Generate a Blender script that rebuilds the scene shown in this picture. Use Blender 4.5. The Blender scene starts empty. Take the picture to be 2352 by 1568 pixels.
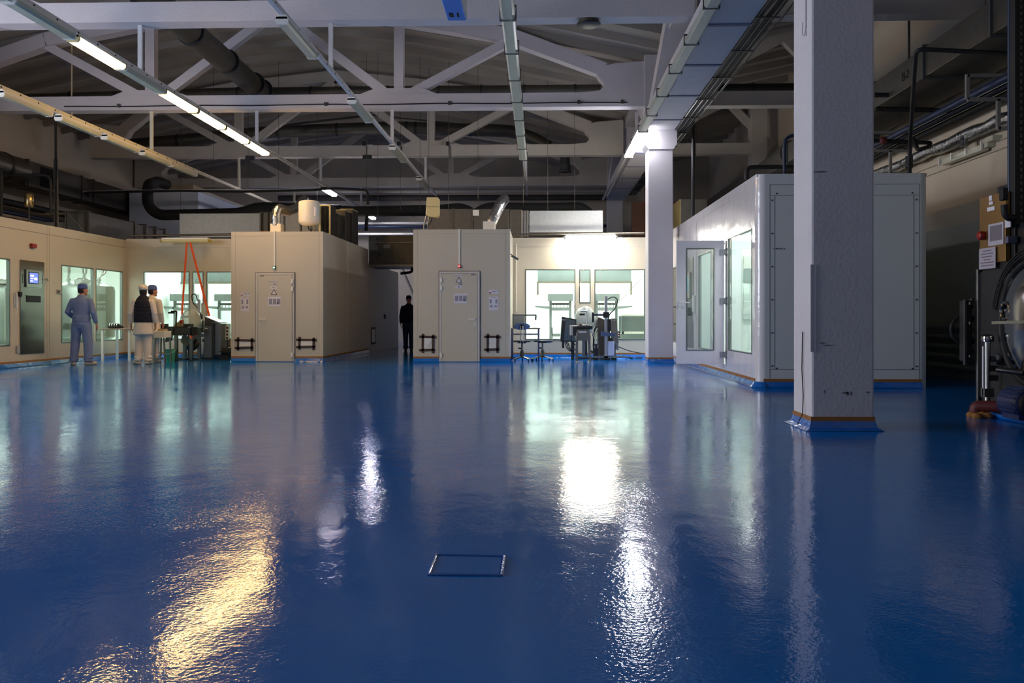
import bpy, bmesh, math, random
from mathutils import Vector as V, Matrix
random.seed(7)
PI = math.pi
S = bpy.context.scene
C = S.collection
W, H, FPX = 2352, 1568, 2000.0
CAMZ, HOR = 1.03, 730.0
YAW = math.atan(64 / FPX)
cs, sn = math.cos(YAW), math.sin(YAW)

def P(px, py, Y):
    """point at distance Y down the hall seen in direction px, py"""
    u = (px - W / 2) / FPX
    X = Y * (u * cs - sn) / (cs + u * sn)
    D = -sn * X + cs * Y
    return V((X, Y, CAMZ - (py - HOR) / FPX * D))

def PX_(px, py, X):
    """point on the plane X = const"""
    u = (px - W / 2) / FPX
    D = X / (cs * u - sn)
    return V((X, D * (sn * u + cs), CAMZ - (py - HOR) / FPX * D))

def FL(px, py):
    D = CAMZ * FPX / (py - HOR)
    u = (px - W / 2) / FPX
    return V((D * (cs * u - sn), D * (sn * u + cs), 0))

# ------------------------------------------------------------------ materials
def lin(c):
    r = []
    for v in c:
        v = v / 255
        r.append(v / 12.92 if v <= .04045 else ((v + .055) / 1.055) ** 2.4)
    return tuple(r) + (1,)

MATS = {}
def M(name, col, rough=.6, metal=0, nz=3, amt=.12, bump=0, bs=40, coat=0, stretch=None, spec=.5):
    if name in MATS: return MATS[name]
    m = bpy.data.materials.new(name); m.use_nodes = True
    nt = m.node_tree; N = nt.nodes; L = nt.links
    b = N['Principled BSDF']
    geo = N.new('ShaderNodeNewGeometry')
    vec = geo.outputs['Position']
    if stretch:
        mp = N.new('ShaderNodeMapping'); mp.inputs['Scale'].default_value = stretch
        L.new(vec, mp.inputs['Vector']); vec = mp.outputs['Vector']
    t = N.new('ShaderNodeTexNoise'); t.inputs['Scale'].default_value = nz; t.inputs['Detail'].default_value = 6
    L.new(vec, t.inputs['Vector'])
    mx = N.new('ShaderNodeMix'); mx.data_type = 'RGBA'
    c = lin(col)
    mx.inputs['A'].default_value = tuple(v * (1 - amt) for v in c[:3]) + (1,)
    mx.inputs['B'].default_value = tuple(min(1, v * (1 + amt)) for v in c[:3]) + (1,)
    L.new(t.outputs['Fac'], mx.inputs['Factor']); L.new(mx.outputs['Result'], b.inputs['Base Color'])
    b.inputs['Roughness'].default_value = rough; b.inputs['Metallic'].default_value = metal
    b.inputs['Specular IOR Level'].default_value = spec
    if coat:
        b.inputs['Coat Weight'].default_value = coat; b.inputs['Coat Roughness'].default_value = .06
    if bump:
        t2 = N.new('ShaderNodeTexNoise'); t2.inputs['Scale'].default_value = bs; t2.inputs['Detail'].default_value = 4
        L.new(vec, t2.inputs['Vector'])
        bp = N.new('ShaderNodeBump'); bp.inputs['Distance'].default_value = bump; bp.inputs['Strength'].default_value = 1
        L.new(t2.outputs['Fac'], bp.inputs['Height']); L.new(bp.outputs['Normal'], b.inputs['Normal'])
        if coat: L.new(bp.outputs['Normal'], b.inputs['Coat Normal'])
    MATS[name] = m
    return m

def EM(name, col, strength, base=(230, 230, 225)):
    if name in MATS: return MATS[name]
    m = M(name, base, .4)
    b = m.node_tree.nodes['Principled BSDF']
    b.inputs['Emission Color'].default_value = lin(col); b.inputs['Emission Strength'].default_value = strength
    return m

def GLASS(name, tint=(235, 248, 242), refl=.06, rough=0.0, haze=0):
    m = bpy.data.materials.new(name); m.use_nodes = True
    nt = m.node_tree; N = nt.nodes; L = nt.links; N.clear()
    out = N.new('ShaderNodeOutputMaterial'); mix = N.new('ShaderNodeMixShader')
    tr = N.new('ShaderNodeBsdfTransparent'); tr.inputs[0].default_value = lin(tint)
    gl = N.new('ShaderNodeBsdfGlossy'); gl.inputs['Roughness'].default_value = rough
    fr = N.new('ShaderNodeFresnel'); fr.inputs['IOR'].default_value = 1.5
    no = N.new('ShaderNodeTexNoise'); no.inputs['Scale'].default_value = 1.5
    bp = N.new('ShaderNodeBump'); bp.inputs['Distance'].default_value = .0006
    g = N.new('ShaderNodeNewGeometry')
    L.new(g.outputs['Position'], no.inputs['Vector']); L.new(no.outputs['Fac'], bp.inputs['Height'])
    L.new(bp.outputs['Normal'], gl.inputs['Normal'])
    ff = N.new('ShaderNodeMath'); ff.operation = 'MULTIPLY'; iv = N.new('ShaderNodeMath'); iv.operation = 'SUBTRACT'; iv.inputs[0].default_value = 1
    L.new(g.outputs['Backfacing'], iv.inputs[1]); L.new(iv.outputs[0], ff.inputs[0]); L.new(fr.outputs[0], ff.inputs[1])
    L.new(ff.outputs[0], mix.inputs[0]); L.new(tr.outputs[0], mix.inputs[1]); L.new(gl.outputs[0], mix.inputs[2])
    last = mix.outputs[0]
    if haze:
        df = N.new('ShaderNodeBsdfDiffuse'); df.inputs[0].default_value = lin((225, 235, 230))
        m2 = N.new('ShaderNodeMixShader'); m2.inputs[0].default_value = haze
        L.new(last, m2.inputs[1]); L.new(df.outputs[0], m2.inputs[2]); last = m2.outputs[0]
    L.new(last, out.inputs[0])
    MATS[name] = m
    return m

plaster = M('painted_concrete', (208, 202, 205), .75, nz=2, amt=.08, bump=.004, bs=30)
plaster2 = M('limewashed_concrete', (196, 188, 178), .85, nz=1.3, amt=.16, bump=.004, bs=25)
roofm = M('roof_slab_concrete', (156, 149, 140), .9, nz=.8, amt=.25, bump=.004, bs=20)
hallwall = M('hall_wall_plaster', (205, 192, 172), .85, nz=1, amt=.1)
panelm = M('white_panel_sheet', (203, 193, 173), .38, nz=1.2, amt=.04)
glossp = M('glossy_panel_sheet', (232, 226, 226), .22, nz=1.2, amt=.04, bump=.012, bs=3.0, coat=.5)
panelg = M('grey_white_panel_sheet', (216, 218, 216), .42, nz=1.2, amt=.04)
insidem = M('cleanroom_inner_sheet', (240, 248, 244), .5, nz=1, amt=.02)
seamm = M('panel_seam', (120, 115, 108), .7)
alum = M('window_aluminium', (120, 125, 122), .4, .8)
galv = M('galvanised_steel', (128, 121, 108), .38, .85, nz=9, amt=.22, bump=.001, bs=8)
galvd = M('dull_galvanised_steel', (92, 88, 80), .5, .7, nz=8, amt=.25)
foil = M('foil_wrap', (190, 190, 188), .25, .95, nz=10, amt=.2, bump=.02, bs=14)
steel = M('brushed_stainless', (165, 165, 160), .3, 1, nz=6, amt=.1, stretch=(40, 40, 1))
steeld = M('dark_stainless', (92, 92, 90), .28, .9, nz=5, amt=.15, stretch=(30, 30, 1))
chrome = M('polished_steel', (150, 148, 145), .14, 1, amt=.03)
blackp = M('black_rubber', (22, 22, 23), .6, amt=.3)
blackins = M('black_pipe_insulation', (30, 31, 30), .75, nz=6, amt=.3, bump=.01, bs=12)
bluepipe = M('blue_pipe_paint', (28, 44, 74), .45, nz=5, amt=.2)
cream = M('cream_enamel', (226, 208, 150), .4, amt=.06)
whitee = M('white_enamel', (236, 232, 222), .3, amt=.03)
railm = M('white_rail_paint', (215, 212, 210), .5)
brown = M('brown_tape', (70, 48, 40), .6, amt=.2)
kraft = M('ochre_masking_tape', (156, 104, 52), .6, amt=.15, nz=8)
epoxy_base = (24, 74, 176)
cove = M('blue_cove_paint', (12, 104, 196), .16, nz=4, amt=.15, bump=.01, bs=9, coat=.6)
paper = M('paper_sheet', (222, 216, 224), .7, amt=.03)
ink = M('printed_ink', (50, 46, 50), .7)
greyink = M('grey_print', (150, 146, 160), .7, nz=60, amt=.25)
redp = M('red_plastic', (150, 26, 22), .35)
orange = M('orange_strap', (235, 92, 30), .6, amt=.1)
greenp = M('green_bucket_plastic', (70, 165, 135), .45)
wood = M('table_top_laminate', (150, 130, 110), .5, nz=5, amt=.15, stretch=(1, 12, 1))
skin = M('skin', (190, 130, 105), .5, amt=.06)
hairm = M('dark_hair', (36, 28, 24), .6, amt=.3, nz=80)
scrub = M('blue_scrub_cloth', (124, 138, 180), .85, nz=6, amt=.14, bump=.012, bs=9)
capb = M('blue_cap_cloth', (88, 106, 165), .85, nz=9, amt=.12, bump=.006, bs=20)
coatw = M('white_coat_cloth', (226, 214, 202), .85, nz=6, amt=.08, bump=.012, bs=9)
vestm = M('navy_vest_cloth', (24, 26, 42), .85, nz=8, amt=.25, bump=.008, bs=12)
darkj = M('dark_jacket_cloth', (26, 33, 52), .85, nz=8, amt=.25, bump=.008, bs=12)
jean = M('slate_jeans', (44, 54, 82), .85, nz=8, amt=.2, bump=.008, bs=12)
shoew = M('pale_shoe', (206, 190, 170), .6)
shoed = M('black_shoe', (20, 20, 22), .4)
brass = M('golden_control_plate', (150, 118, 70), .35, .85, nz=4, amt=.15)
machd = M('dark_machine_paint', (34, 34, 36), .5, nz=4, amt=.3)
plasticw = GLASS('translucent_sheet_plastic', (225, 228, 230), haze=.45)
chairb = M('blue_chair_fabric', (96, 116, 160), .8, amt=.1)
rust = M('brown_hardboard', (84, 52, 32), .7, nz=3, amt=.2)
bluebox = M('blue_unit_paint', (60, 138, 232), .4, amt=.06)
pale = M('pale_diffuser_plastic', (196, 194, 170), .3, amt=.08, nz=6)
motorb = M('blue_motor_paint', (34, 52, 104), .4, amt=.15)
darkred = M('oxide_red_paint', (92, 34, 34), .55, amt=.2)
void = M('dark_opening', (14, 13, 12), .9)
glassw = GLASS('window_glass', (250, 255, 253), haze=.02)
glassd = GLASS('door_glass', (249, 253, 251), haze=.08)

# floor paint: a rolled glossy epoxy with orange-peel
def floor_mat():
    m = bpy.data.materials.new('blue_epoxy_floor'); m.use_nodes = True
    N = m.node_tree.nodes; L = m.node_tree.links; b = N['Principled BSDF']
    g = N.new('ShaderNodeNewGeometry')
    def noise(sc, det=3, st=None):
        t = N.new('ShaderNodeTexNoise'); t.inputs['Scale'].default_value = sc; t.inputs['Detail'].default_value = det
        v = g.outputs['Position']
        if st:
            mp = N.new('ShaderNodeMapping'); mp.inputs['Scale'].default_value = st; mp.inputs['Rotation'].default_value = (0, 0, .5)
            L.new(v, mp.inputs['Vector']); v = mp.outputs['Vector']
        L.new(v, t.inputs['Vector']); return t.outputs['Fac']
    mx = N.new('ShaderNodeMix'); mx.data_type = 'RGBA'
    mx.inputs['A'].default_value = lin((4, 104, 188)); mx.inputs['B'].default_value = lin((8, 120, 210))
    L.new(noise(.7, 5), mx.inputs['Factor']); L.new(mx.outputs['Result'], b.inputs['Base Color'])
    b.inputs['IOR'].default_value = 1.58
    mr = N.new('ShaderNodeMapRange'); mr.inputs['To Min'].default_value = .055; mr.inputs['To Max'].default_value = .10
    mr.inputs['From Min'].default_value = .35; mr.inputs['From Max'].default_value = .65
    L.new(noise(.9, 4, (1, .35, 1)), mr.inputs['Value']); L.new(mr.outputs['Result'], b.inputs['Roughness'])
    def bump(h, dist, prev=None):
        bp = N.new('ShaderNodeBump'); bp.inputs['Distance'].default_value = dist
        L.new(h, bp.inputs['Height'])
        if prev: L.new(prev, bp.inputs['Normal'])
        return bp.outputs['Normal']
    # peel is stronger in patches where the roller dried
    pm = N.new('ShaderNodeMath'); pm.operation = 'MULTIPLY'
    pr = N.new('ShaderNodeMapRange'); pr.inputs['From Min'].default_value = .42; pr.inputs['From Max'].default_value = .66
    pr.inputs['To Min'].default_value = .32
    L.new(noise(.55, 4), pr.inputs['Value']); L.new(noise(55, 2), pm.inputs[0]); L.new(pr.outputs['Result'], pm.inputs[1])
    n1 = bump(pm.outputs[0], .0016)
    n2 = bump(noise(7, 3, (1, .8, 1)), .002, n1)
    n3 = bump(noise(1.3, 2), .004, n2)
    L.new(n3, b.inputs['Normal'])
    MATS['floor'] = m
    return m
floorm = floor_mat()

# ------------------------------------------------------------------ mesh helpers
def box(bm, x0, x1, y0, y1, z0, z1):
    vs = [bm.verts.new((x, y, z)) for x in sorted((x0, x1)) for y in sorted((y0, y1)) for z in sorted((z0, z1))]
    for f in ((0, 1, 3, 2), (4, 6, 7, 5), (0, 4, 5, 1), (2, 3, 7, 6), (0, 2, 6, 4), (1, 5, 7, 3)):
        bm.faces.new([vs[i] for i in f])
    return bm

def frame_of(d):
    d = d.normalized(); a = V((0, 0, 1)) if abs(d.z) < .95 else V((1, 0, 0))
    s = d.cross(a).normalized(); return s, d.cross(s).normalized()

def tube(bm, pts, r, n=10, caps=True, rs=None, ell=1):
    pts = [V(p) for p in pts]; rings = []
    s0 = None
    for i, p in enumerate(pts):
        d = (pts[min(i + 1, len(pts) - 1)] - pts[max(i - 1, 0)])
        if s0 is None: s, t = frame_of(d)
        else:
            d = d.normalized(); s = (s0 - d * s0.dot(d)).normalized(); t = d.cross(s).normalized()
        s0 = s
        rr = rs[i] if rs else r
        rings.append([bm.verts.new(p + (s * math.cos(2 * PI * k / n) + t * math.sin(2 * PI * k / n) * ell) * rr) for k in range(n)])
    for a, b in zip(rings, rings[1:]):
        for k in range(n): bm.faces.new((a[k], a[(k + 1) % n], b[(k + 1) % n], b[k]))
    if caps:
        bm.faces.new(list(reversed(rings[0]))); bm.faces.new(rings[-1])
    return bm

def bend(pts, r=.15, n=5):
    """round the corners of a polyline"""
    pts = [V(p) for p in pts]; out = [pts[0]]
    for a, p, b in zip(pts, pts[1:], pts[2:]):
        d0, d1 = (a - p), (b - p); q = min(r, d0.length * .49, d1.length * .49)
        s, e = p + d0.normalized() * q, p + d1.normalized() * q
        for k in range(n + 1):
            t = k / n; out.append(s * (1 - t) ** 2 + p * 2 * t * (1 - t) + e * t * t)
    out.append(pts[-1]); return out

def bar(bm, a, b, w, h=None, up=(0, 0, 1)):
    """square bar from a to b"""
    a, b = V(a), V(b); d = (b - a).normalized(); h = h or w
    u = V(up)
    if abs(d.dot(u)) > .98: u = V((0, 1, 0))
    s = d.cross(u).normalized() * w / 2; t = s.cross(d).normalized() * h / 2
    q = [bm.verts.new(p + s * i + t * j) for p in (a, b) for i, j in ((-1, -1), (1, -1), (1, 1), (-1, 1))]
    for f in ((0, 1, 2, 3), (7, 6, 5, 4), (0, 4, 5, 1), (1, 5, 6, 2), (2, 6, 7, 3), (3, 7, 4, 0)): bm.faces.new([q[i] for i in f])
    return bm

def prism(bm, poly, y0, y1, plane='xz'):
    def mk(u, v, w): return (u, w, v) if plane == 'xz' else ((w, u, v) if plane == 'yz' else (u, v, w))
    a = [bm.verts.new(mk(u, v, y0)) for u, v in poly]; b = [bm.verts.new(mk(u, v, y1)) for u, v in poly]
    n = len(poly)
    bm.faces.new(a); bm.faces.new(list(reversed(b)))
    for i in range(n): bm.faces.new((a[i], b[i], b[(i + 1) % n], a[(i + 1) % n]))
    return bm

def lathe(bm, prof, c=(0, 0, 0), n=24, axis='z', sx=1, sy=1):
    rings = []
    for r, h in prof:
        ring = []
        for k in range(n):
            a = 2 * PI * k / n; x, y, z = r * math.cos(a) * sx, r * math.sin(a) * sy, h
            if axis == 'x': x, y, z = z, x, y
            elif axis == 'y': x, y, z = x, z, y
            ring.append(bm.verts.new((c[0] + x, c[1] + y, c[2] + z)))
        rings.append(ring)
    for a, b in zip(rings, rings[1:]):
        for k in range(n): bm.faces.new((a[k], a[(k + 1) % n], b[(k + 1) % n], b[k]))
    bm.faces.new(list(reversed(rings[0]))); bm.faces.new(rings[-1])
    return bm

def torus(bm, c, R, r, axis='y', n=32, m=8):
    pts = []
    for k in range(n):
        a = 2 * PI * k / n
        ring = []
        for j in range(m):
            b = 2 * PI * j / m; q = R + r * math.cos(b); h = r * math.sin(b)
            x, y, z = q * math.cos(a), q * math.sin(a), h
            if axis == 'y': x, y, z = x, z, y
            elif axis == 'x': x, y, z = z, x, y
            ring.append(bm.verts.new((c[0] + x, c[1] + y, c[2] + z)))
        pts.append(ring)
    for k in range(n):
        a, b = pts[k], pts[(k + 1) % n]
        for j in range(m): bm.faces.new((a[j], b[j], b[(j + 1) % m], a[(j + 1) % m]))
    return bm

def B(): return bmesh.new()
def BX(*a): return box(B(), *a)

def root_loc(o):
    while o.parent: o = o.parent
    return o.location

def obj(name, bm, mat, parent=None, smooth=False, bev=0, seg=2, label=None):
    bmesh.ops.recalc_face_normals(bm, faces=bm.faces)
    if parent: off = V(root_loc(parent))
    else:
        lo = [min(v.co[i] for v in bm.verts) for i in range(3)]; hi = [max(v.co[i] for v in bm.verts) for i in range(3)]
        off = V(((lo[0] + hi[0]) / 2, (lo[1] + hi[1]) / 2, lo[2]))
    for v in bm.verts: v.co -= off
    me = bpy.data.meshes.new(name); bm.to_mesh(me); bm.free()
    me.materials.append(mat)
    if smooth:
        for p in me.polygons: p.use_smooth = True
    o = bpy.data.objects.new(name, me); C.objects.link(o)
    if parent: o.parent = parent
    else: o.location = off
    if smooth and smooth != 'all':
        me.set_sharp_from_angle(angle=math.radians(40))
    if bev:
        md = o.modifiers.new('bevel', 'BEVEL'); md.width = bev; md.segments = seg; md.limit_method = 'ANGLE'
    if label: o['label'] = label
    return o

def thing(name, label, cat, loc=(0, 0, 0), group=None):
    o = bpy.data.objects.new(name, None); C.objects.link(o); o.location = loc
    o.empty_display_size = .1
    o['label'] = label; o['category'] = cat
    if group: o['group'] = group
    return o

def tag(o, label, cat, group=None, kind=None):
    if label: o['label'] = label
    if cat: o['category'] = cat
    if group: o['group'] = group
    if kind: o['kind'] = kind
    return o

def struct(name, bm, mat, label=None, cat=None, **k):
    o = obj(name, bm, mat, **k); o['kind'] = 'structure'
    if label: o['label'] = label
    if cat: o['category'] = cat
    return o

def dup(root, loc, rotz=None, label=None, group=None):
    r = root.copy(); C.objects.link(r); r.location = loc
    if rotz is not None: r.rotation_euler = (0, 0, rotz)
    if label: r['label'] = label
    if group: r['group'] = group
    for ch in list(root.children):
        c = ch.copy(); C.objects.link(c); c.parent = r
        for g in ch.children:
            d = g.copy(); C.objects.link(d); d.parent = c
    return r

def text_bm(s, size, origin, right=(1, 0, 0), up=(0, 0, 1), align='CENTER', depth=.002):
    cu = bpy.data.curves.new('txt', 'FONT'); cu.body = s; cu.size = size; cu.align_x = align; cu.align_y = 'CENTER'
    cu.extrude = depth / 2
    to = bpy.data.objects.new('txt', cu); C.objects.link(to)
    dg = bpy.context.evaluated_depsgraph_get(); me = bpy.data.meshes.new_from_object(to.evaluated_get(dg))
    bpy.data.objects.remove(to); bpy.data.curves.remove(cu)
    bm = B(); bm.from_mesh(me); bpy.data.meshes.remove(me)
    r, u = V(right), V(up); n = r.cross(u)
    for v in bm.verts:
        c = v.co.copy(); v.co = V(origin) + r * c.x + u * c.y + n * c.z
    return bm

def rect_frame(bm, u0, u1, v0, v1, w, d0, d1, plane='xz'):
    """four bars round an opening; d0..d1 is the depth axis"""
    def bx(a, b, c, d):
        if plane == 'xz': box(bm, a, b, d0, d1, c, d)
        else: box(bm, d0, d1, a, b, c, d)
    bx(u0 - w, u0, v0 - w, v1 + w); bx(u1, u1 + w, v0 - w, v1 + w); bx(u0, u1, v0 - w, v0); bx(u0, u1, v1, v1 + w)
    return bm

def wall_with_holes(bm, u0, u1, v0, v1, holes, d0, d1, plane='xz'):
    """a flat slab with rectangular openings cut out of it, as a grid of boxes"""
    us = sorted({u0, u1} | {h[i] for h in holes for i in (0, 1)}); vs = sorted({v0, v1} | {h[i] for h in holes for i in (2, 3)})
    def inh(u, v): return any(h[0] < u < h[1] and h[2] < v < h[3] for h in holes)
    nu, nv = len(us) - 1, len(vs) - 1
    grid = {}
    def vert(i, j, k):
        key = (i, j, k)
        if key not in grid:
            u, v, d = us[i], vs[j], (d0, d1)[k]
            grid[key] = bm.verts.new((u, d, v) if plane == 'xz' else (d, u, v))
        return grid[key]
    solid = [[not inh((us[i] + us[i + 1]) / 2, (vs[j] + vs[j + 1]) / 2) for j in range(nv)] for i in range(nu)]
    for i in range(nu):
        for j in range(nv):
            if not solid[i][j]: continue
            for k in (0, 1): bm.faces.new((vert(i, j, k), vert(i + 1, j, k), vert(i + 1, j + 1, k), vert(i, j + 1, k)))
            for di, dj, a, b in ((-1, 0, (i, j), (i, j + 1)), (1, 0, (i + 1, j), (i + 1, j + 1)), (0, -1, (i, j), (i + 1, j)), (0, 1, (i, j + 1), (i + 1, j + 1))):
                ii, jj = i + di, j + dj
                if 0 <= ii < nu and 0 <= jj < nv and solid[ii][jj]: continue
                bm.faces.new((vert(*a, 0), vert(*b, 0), vert(*b, 1), vert(*a, 1)))
    return bm
DAYL, DAYR, EXPO = 700, 20, 0
# ================================================================== the hall
XL, XR, XC = -15.3, 7.15, 2.775      # left wall, right wall, column row
YB, YF = 37.0, -7.0
ZB = 5.92                            # underside of the roof trusses
fl = B(); box(fl, XL - .3, XR + .3, YF - .3, YB + .3, -.3, 0)
struct('floor', fl, floorm, 'glossy wet-looking blue epoxy floor of the whole hall', 'floor')
struct('wall_back', BX(XL - .3, XR + .3, YB, YB + .3, 0, 9.2), hallwall, 'far end wall of the hall', 'wall')
wl = wall_with_holes(B(), YF - .3, YB, 0, 9.2, [(y, y + 3.2, 1.6, 5.0) for y in (-4.6, -.8, 4.0, 8.0)], XL - .3, XL, 'yz')
struct('wall_left', wl, hallwall, 'left long wall of the hall behind ducts and pipes', 'wall')
# right wall: cream above, grey-green dado below
wr = B(); box(wr, XR, XR + .3, YF - .3, YB, 2.62, 9.2)
struct('wall_right', wr, hallwall, 'right long wall of the hall, cream paint above grey dado', 'wall')
struct('trim_1', BX(XR - .004, XR + .3, YF - .3, YB, 0, 2.62), M('grey_green_dado_paint', (158, 162, 150), .5, nz=2, amt=.08), 'grey-green painted dado along the right wall', 'wall paint')
wf = wall_with_holes(B(), XL - .3, XR + .3, 0, 9.2, [(-13.5, -9.5, 1.4, 5), (-8.5, -4.5, 1.4, 5), (-3.5, .5, 1.4, 5)], YF - .3, YF)
struct('wall_rear', wf, hallwall, 'wall behind the camera with daylight windows', 'wall')

# roof: slabs that follow the polygonal top chords, with cross ribs
ROOF = [(-15.3, 7.1), (-11.7, 7.85), (-9.2, 8.3), (-6.2, 8.62), (-3.3, 8.3), (-.7, 7.85), (2.775, 7.1), (5.0, 7.6), (7.4, 8.1)]
rb = B()
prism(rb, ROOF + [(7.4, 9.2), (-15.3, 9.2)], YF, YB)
def roofz(x):
    for (a, za), (b, zb) in zip(ROOF, ROOF[1:]):
        if a <= x <= b: return za + (zb - za) * (x - a) / (b - a)
for (a, za), (b, zb) in zip(ROOF, ROOF[1:]):
    y = 9.4
    while y < YB:
        bar(rb, (a, y, za - .07), (b, y, zb - .07), .14, .2)
        y += 1.0
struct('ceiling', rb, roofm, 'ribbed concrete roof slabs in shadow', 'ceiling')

def zz(x, d=0): return roofz(x) - .06 - d
ORD = ['nearest', 'second nearest', 'third nearest', 'farthest']
LBL = ['crossing the top edge of the picture', 'with a cable along its lower edge', 'with dark lamp brackets on its chord', 'low behind the ducts']
for k, Y in enumerate((14.36, 20.36, 26.36, 32.36)):
    m = plaster if k < 2 else plaster2
    t = thing('roof_truss', f'{ORD[k]} wide white concrete roof truss, {LBL[k]}', 'roof truss', (-6.2, Y, ZB), 'concrete trusses over the main bay')
    a, b = Y - .17, Y + .17; c, d = Y - .12, Y + .12
    xl = -13.75 if k == 2 else -15.2
    ch = B(); prism(ch, [(xl, ZB), (2.5, ZB), (2.5, ZB + .33), (xl, ZB + .33)], a, b); obj('bottom_chord', ch, m, t)
    for X in (-9.2, -3.3):
        g = prism(B(), [(X - 1.0, ZB + .3), (X + 1.0, ZB + .3), (X + .55, ZB + .47), (X - .55, ZB + .47)], c - .02, d + .02); obj('node_gusset', g, m, t)
    for X, s in ((2.5, 1), (xl, -1)):
        pl = [(-1.6, .008), (0, .008), (0, 1.05), (-.75, 1.0), (-1.25, .88)]
        hole = [(-1.12, .66), (-1.02, .56), (-1.02, .46), (-1.12, .37), (-1.6, .33)]
        e = prism(B(), [(X + s * p, ZB + q) for p, q in (pl + hole if 1 else pl)], a + .01, b - .01); obj('end_block', e, m, t)
    tc = B(); pts = [(1.5, ZB + .86), (-.7, zz(-.7, .18)), (-3.3, zz(-3.3, .18)), (-6.2, zz(-6.2, .18)), (-9.2, zz(-9.2, .18)), (-11.7, zz(-11.7, .18)), (xl + 1.0, ZB + .86)]
    for (x0, z0), (x1, z1) in zip(pts, pts[1:]):
        bar(tc, (x0, Y, z0), (x1, Y, z1), .3, .32)
    obj('top_chord', tc, m, t)
    for X in (-9.2, -3.3): obj('vertical_member', bar(B(), (X, Y, ZB + .3), (X, Y, zz(X, .1)), .22), m, t)
    for x0, x1 in ((-9.5, -11.7), (-8.9, -6.2), (-3.6, -6.2), (-3.0, -.7)):
        obj('diagonal_member', bar(B(), (x0, Y, ZB + .38), (x1, Y, zz(x1, .3)), .2, .2), m, t)

# shorter trusses in the right-hand bay, behind the columns
for k, Y in enumerate((14.36, 20.36, 26.36)):
    t = thing('bay_truss', f'{ORD[k]} short white concrete roof truss in the right bay above the cabin', 'roof truss', (5, Y, ZB), 'trusses over the narrow right bay')
    xe = XR - .02 if k != 2 else 6.3
    obj('bottom_chord', prism(B(), [(3.07, ZB), (xe, ZB), (xe, ZB + .33), (3.07, ZB + .33)], Y - .17, Y + .17), plaster2, t)
    obj('diagonal_member', bar(B(), (3.4, Y, ZB + .5), (5.6, Y, 7.55), .24, .26), plaster2, t)
    obj('diagonal_member', bar(B(), (6.9, Y, ZB + .3), (5.6, Y, 7.55), .2, .2), plaster2, t)
    obj('top_chord', bar(B(), (3.1, Y, 7.0), (7.1, Y, 7.9), .3, .3), plaster2, t)

# columns
def cove_ring(bm, x0, x1, y0, y1, w=.07, h=.085):
    """painted cove round a plinth: sloped strip at the floor"""
    a = [(x0 - w, y0 - w), (x1 + w, y0 - w), (x1 + w, y1 + w), (x0 - w, y1 + w)]
    b = [(x0 - .006, y0 - .006), (x1 + .006, y0 - .006), (x1 + .006, y1 + .006), (x0 - .006, y1 + .006)]
    mid = [((p[0] * .28 + q[0] * .72), (p[1] * .28 + q[1] * .72)) for p, q in zip(a, b)]
    for lo, hi, z0, z1 in ((a, mid, .003, .025), (mid, b, .025, h)):
        l = [bm.verts.new((x, y, z0)) for x, y in lo]; u = [bm.verts.new((x, y, z1)) for x, y in hi]
        for i in range(4): bm.faces.new((l[i], l[(i + 1) % 4], u[(i + 1) % 4], u[i]))
    return bm

def column(x0, x1, y0, y1, label, top, cap=None):
    t = thing('concrete_column', label, 'column', ((x0 + x1) / 2, (y0 + y1) / 2, 0), 'square columns down the right of the hall')
    sh = B(); box(sh, x0, x1, y0, y1, 0, top)
    obj('shaft', sh, plaster, t, bev=.02)
    obj('cove_base', cove_ring(B(), x0, x1, y0, y1), cove, t)
    obj('tape_edge', rect_frame(B(), x0 + .002, x1 - .002, y0 + .002, y1 - .002, .008, .085, .125, 'xy') if 0 else ring_band(x0, x1, y0, y1, .085, .125), kraft, t)
    return t
def ring_band(x0, x1, y0, y1, z0, z1, w=.006):
    bm = B()
    box(bm, x0 - w, x1 + w, y0 - w, y0 + .002, z0, z1); box(bm, x0 - w, x1 + w, y1 - .002, y1 + w, z0, z1)
    box(bm, x0 - w, x0 + .002, y0, y1, z0, z1); box(bm, x1 - .002, x1 + w, y0, y1, z0, z1)
    return bm
c1 = column(2.49, 3.06, 8.07, 8.64, 'near thick square column, lavender white with scuffed base', 7.1)
cg = B(); bar(cg, (2.484, 8.064, .72), (2.484, 8.064, 1.52), .012, .012); box(cg, 2.488, 2.53, 8.062, 8.072, .72, 1.52); box(cg, 2.482, 2.49, 8.07, 8.11, .72, 1.52)
obj('corner_guard', cg, plaster, c1)
sc = B()
for (x, z, w, h) in ((2.76, .345, .07, .01), (2.80, .338, .035, .02), (2.98, .35, .04, .01), (2.60, .355, .014, .02), (2.56, .80, .06, .006), (2.50, 2.37, .14, .008), (2.58, .78, .12, .005), (2.84, .34, .02, .022)):
    prism(sc, [(x, z), (x + w * .3, z - h), (x + w * .8, z - h * .7), (x + w, z + h * .2), (x + w * .5, z + h)], 8.0685, 8.0705)
obj('scuff_marks', sc, M('grey_scuff', (124, 116, 126), .8), c1)
obj('cable_conduit', tube(B(), [(2.482, 8.22, 7.0), (2.482, 8.22, 3.75)], .012), plaster, c1, True)
obj('cable_lead', tube(B(), bend([(2.482, 8.22, 3.75), (2.47, 8.22, 3.66), (2.455, 8.24, 3.68), (2.46, 8.24, 3.8)], .03), .006), plaster, c1, True)
wc = tube(B(), [(2.478, 8.3, .9), (2.474, 8.31, .55), (2.478, 8.28, .3), (2.466, 8.26, .13), (2.40, 8.2, .04)], .005, 6); obj('hanging_wire', wc, blackp, c1, True)
c2 = column(2.49, 3.06, 20.09, 20.66, 'slim far column brightly lit at the top by two tube lights', 5.3)
obj('capital', prism(B(), [(2.49, 4.9), (3.06, 4.9), (3.14, 5.02), (3.14, 5.34), (2.41, 5.34), (2.41, 5.02)], 20.06, 20.69), plaster, c2)
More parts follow.
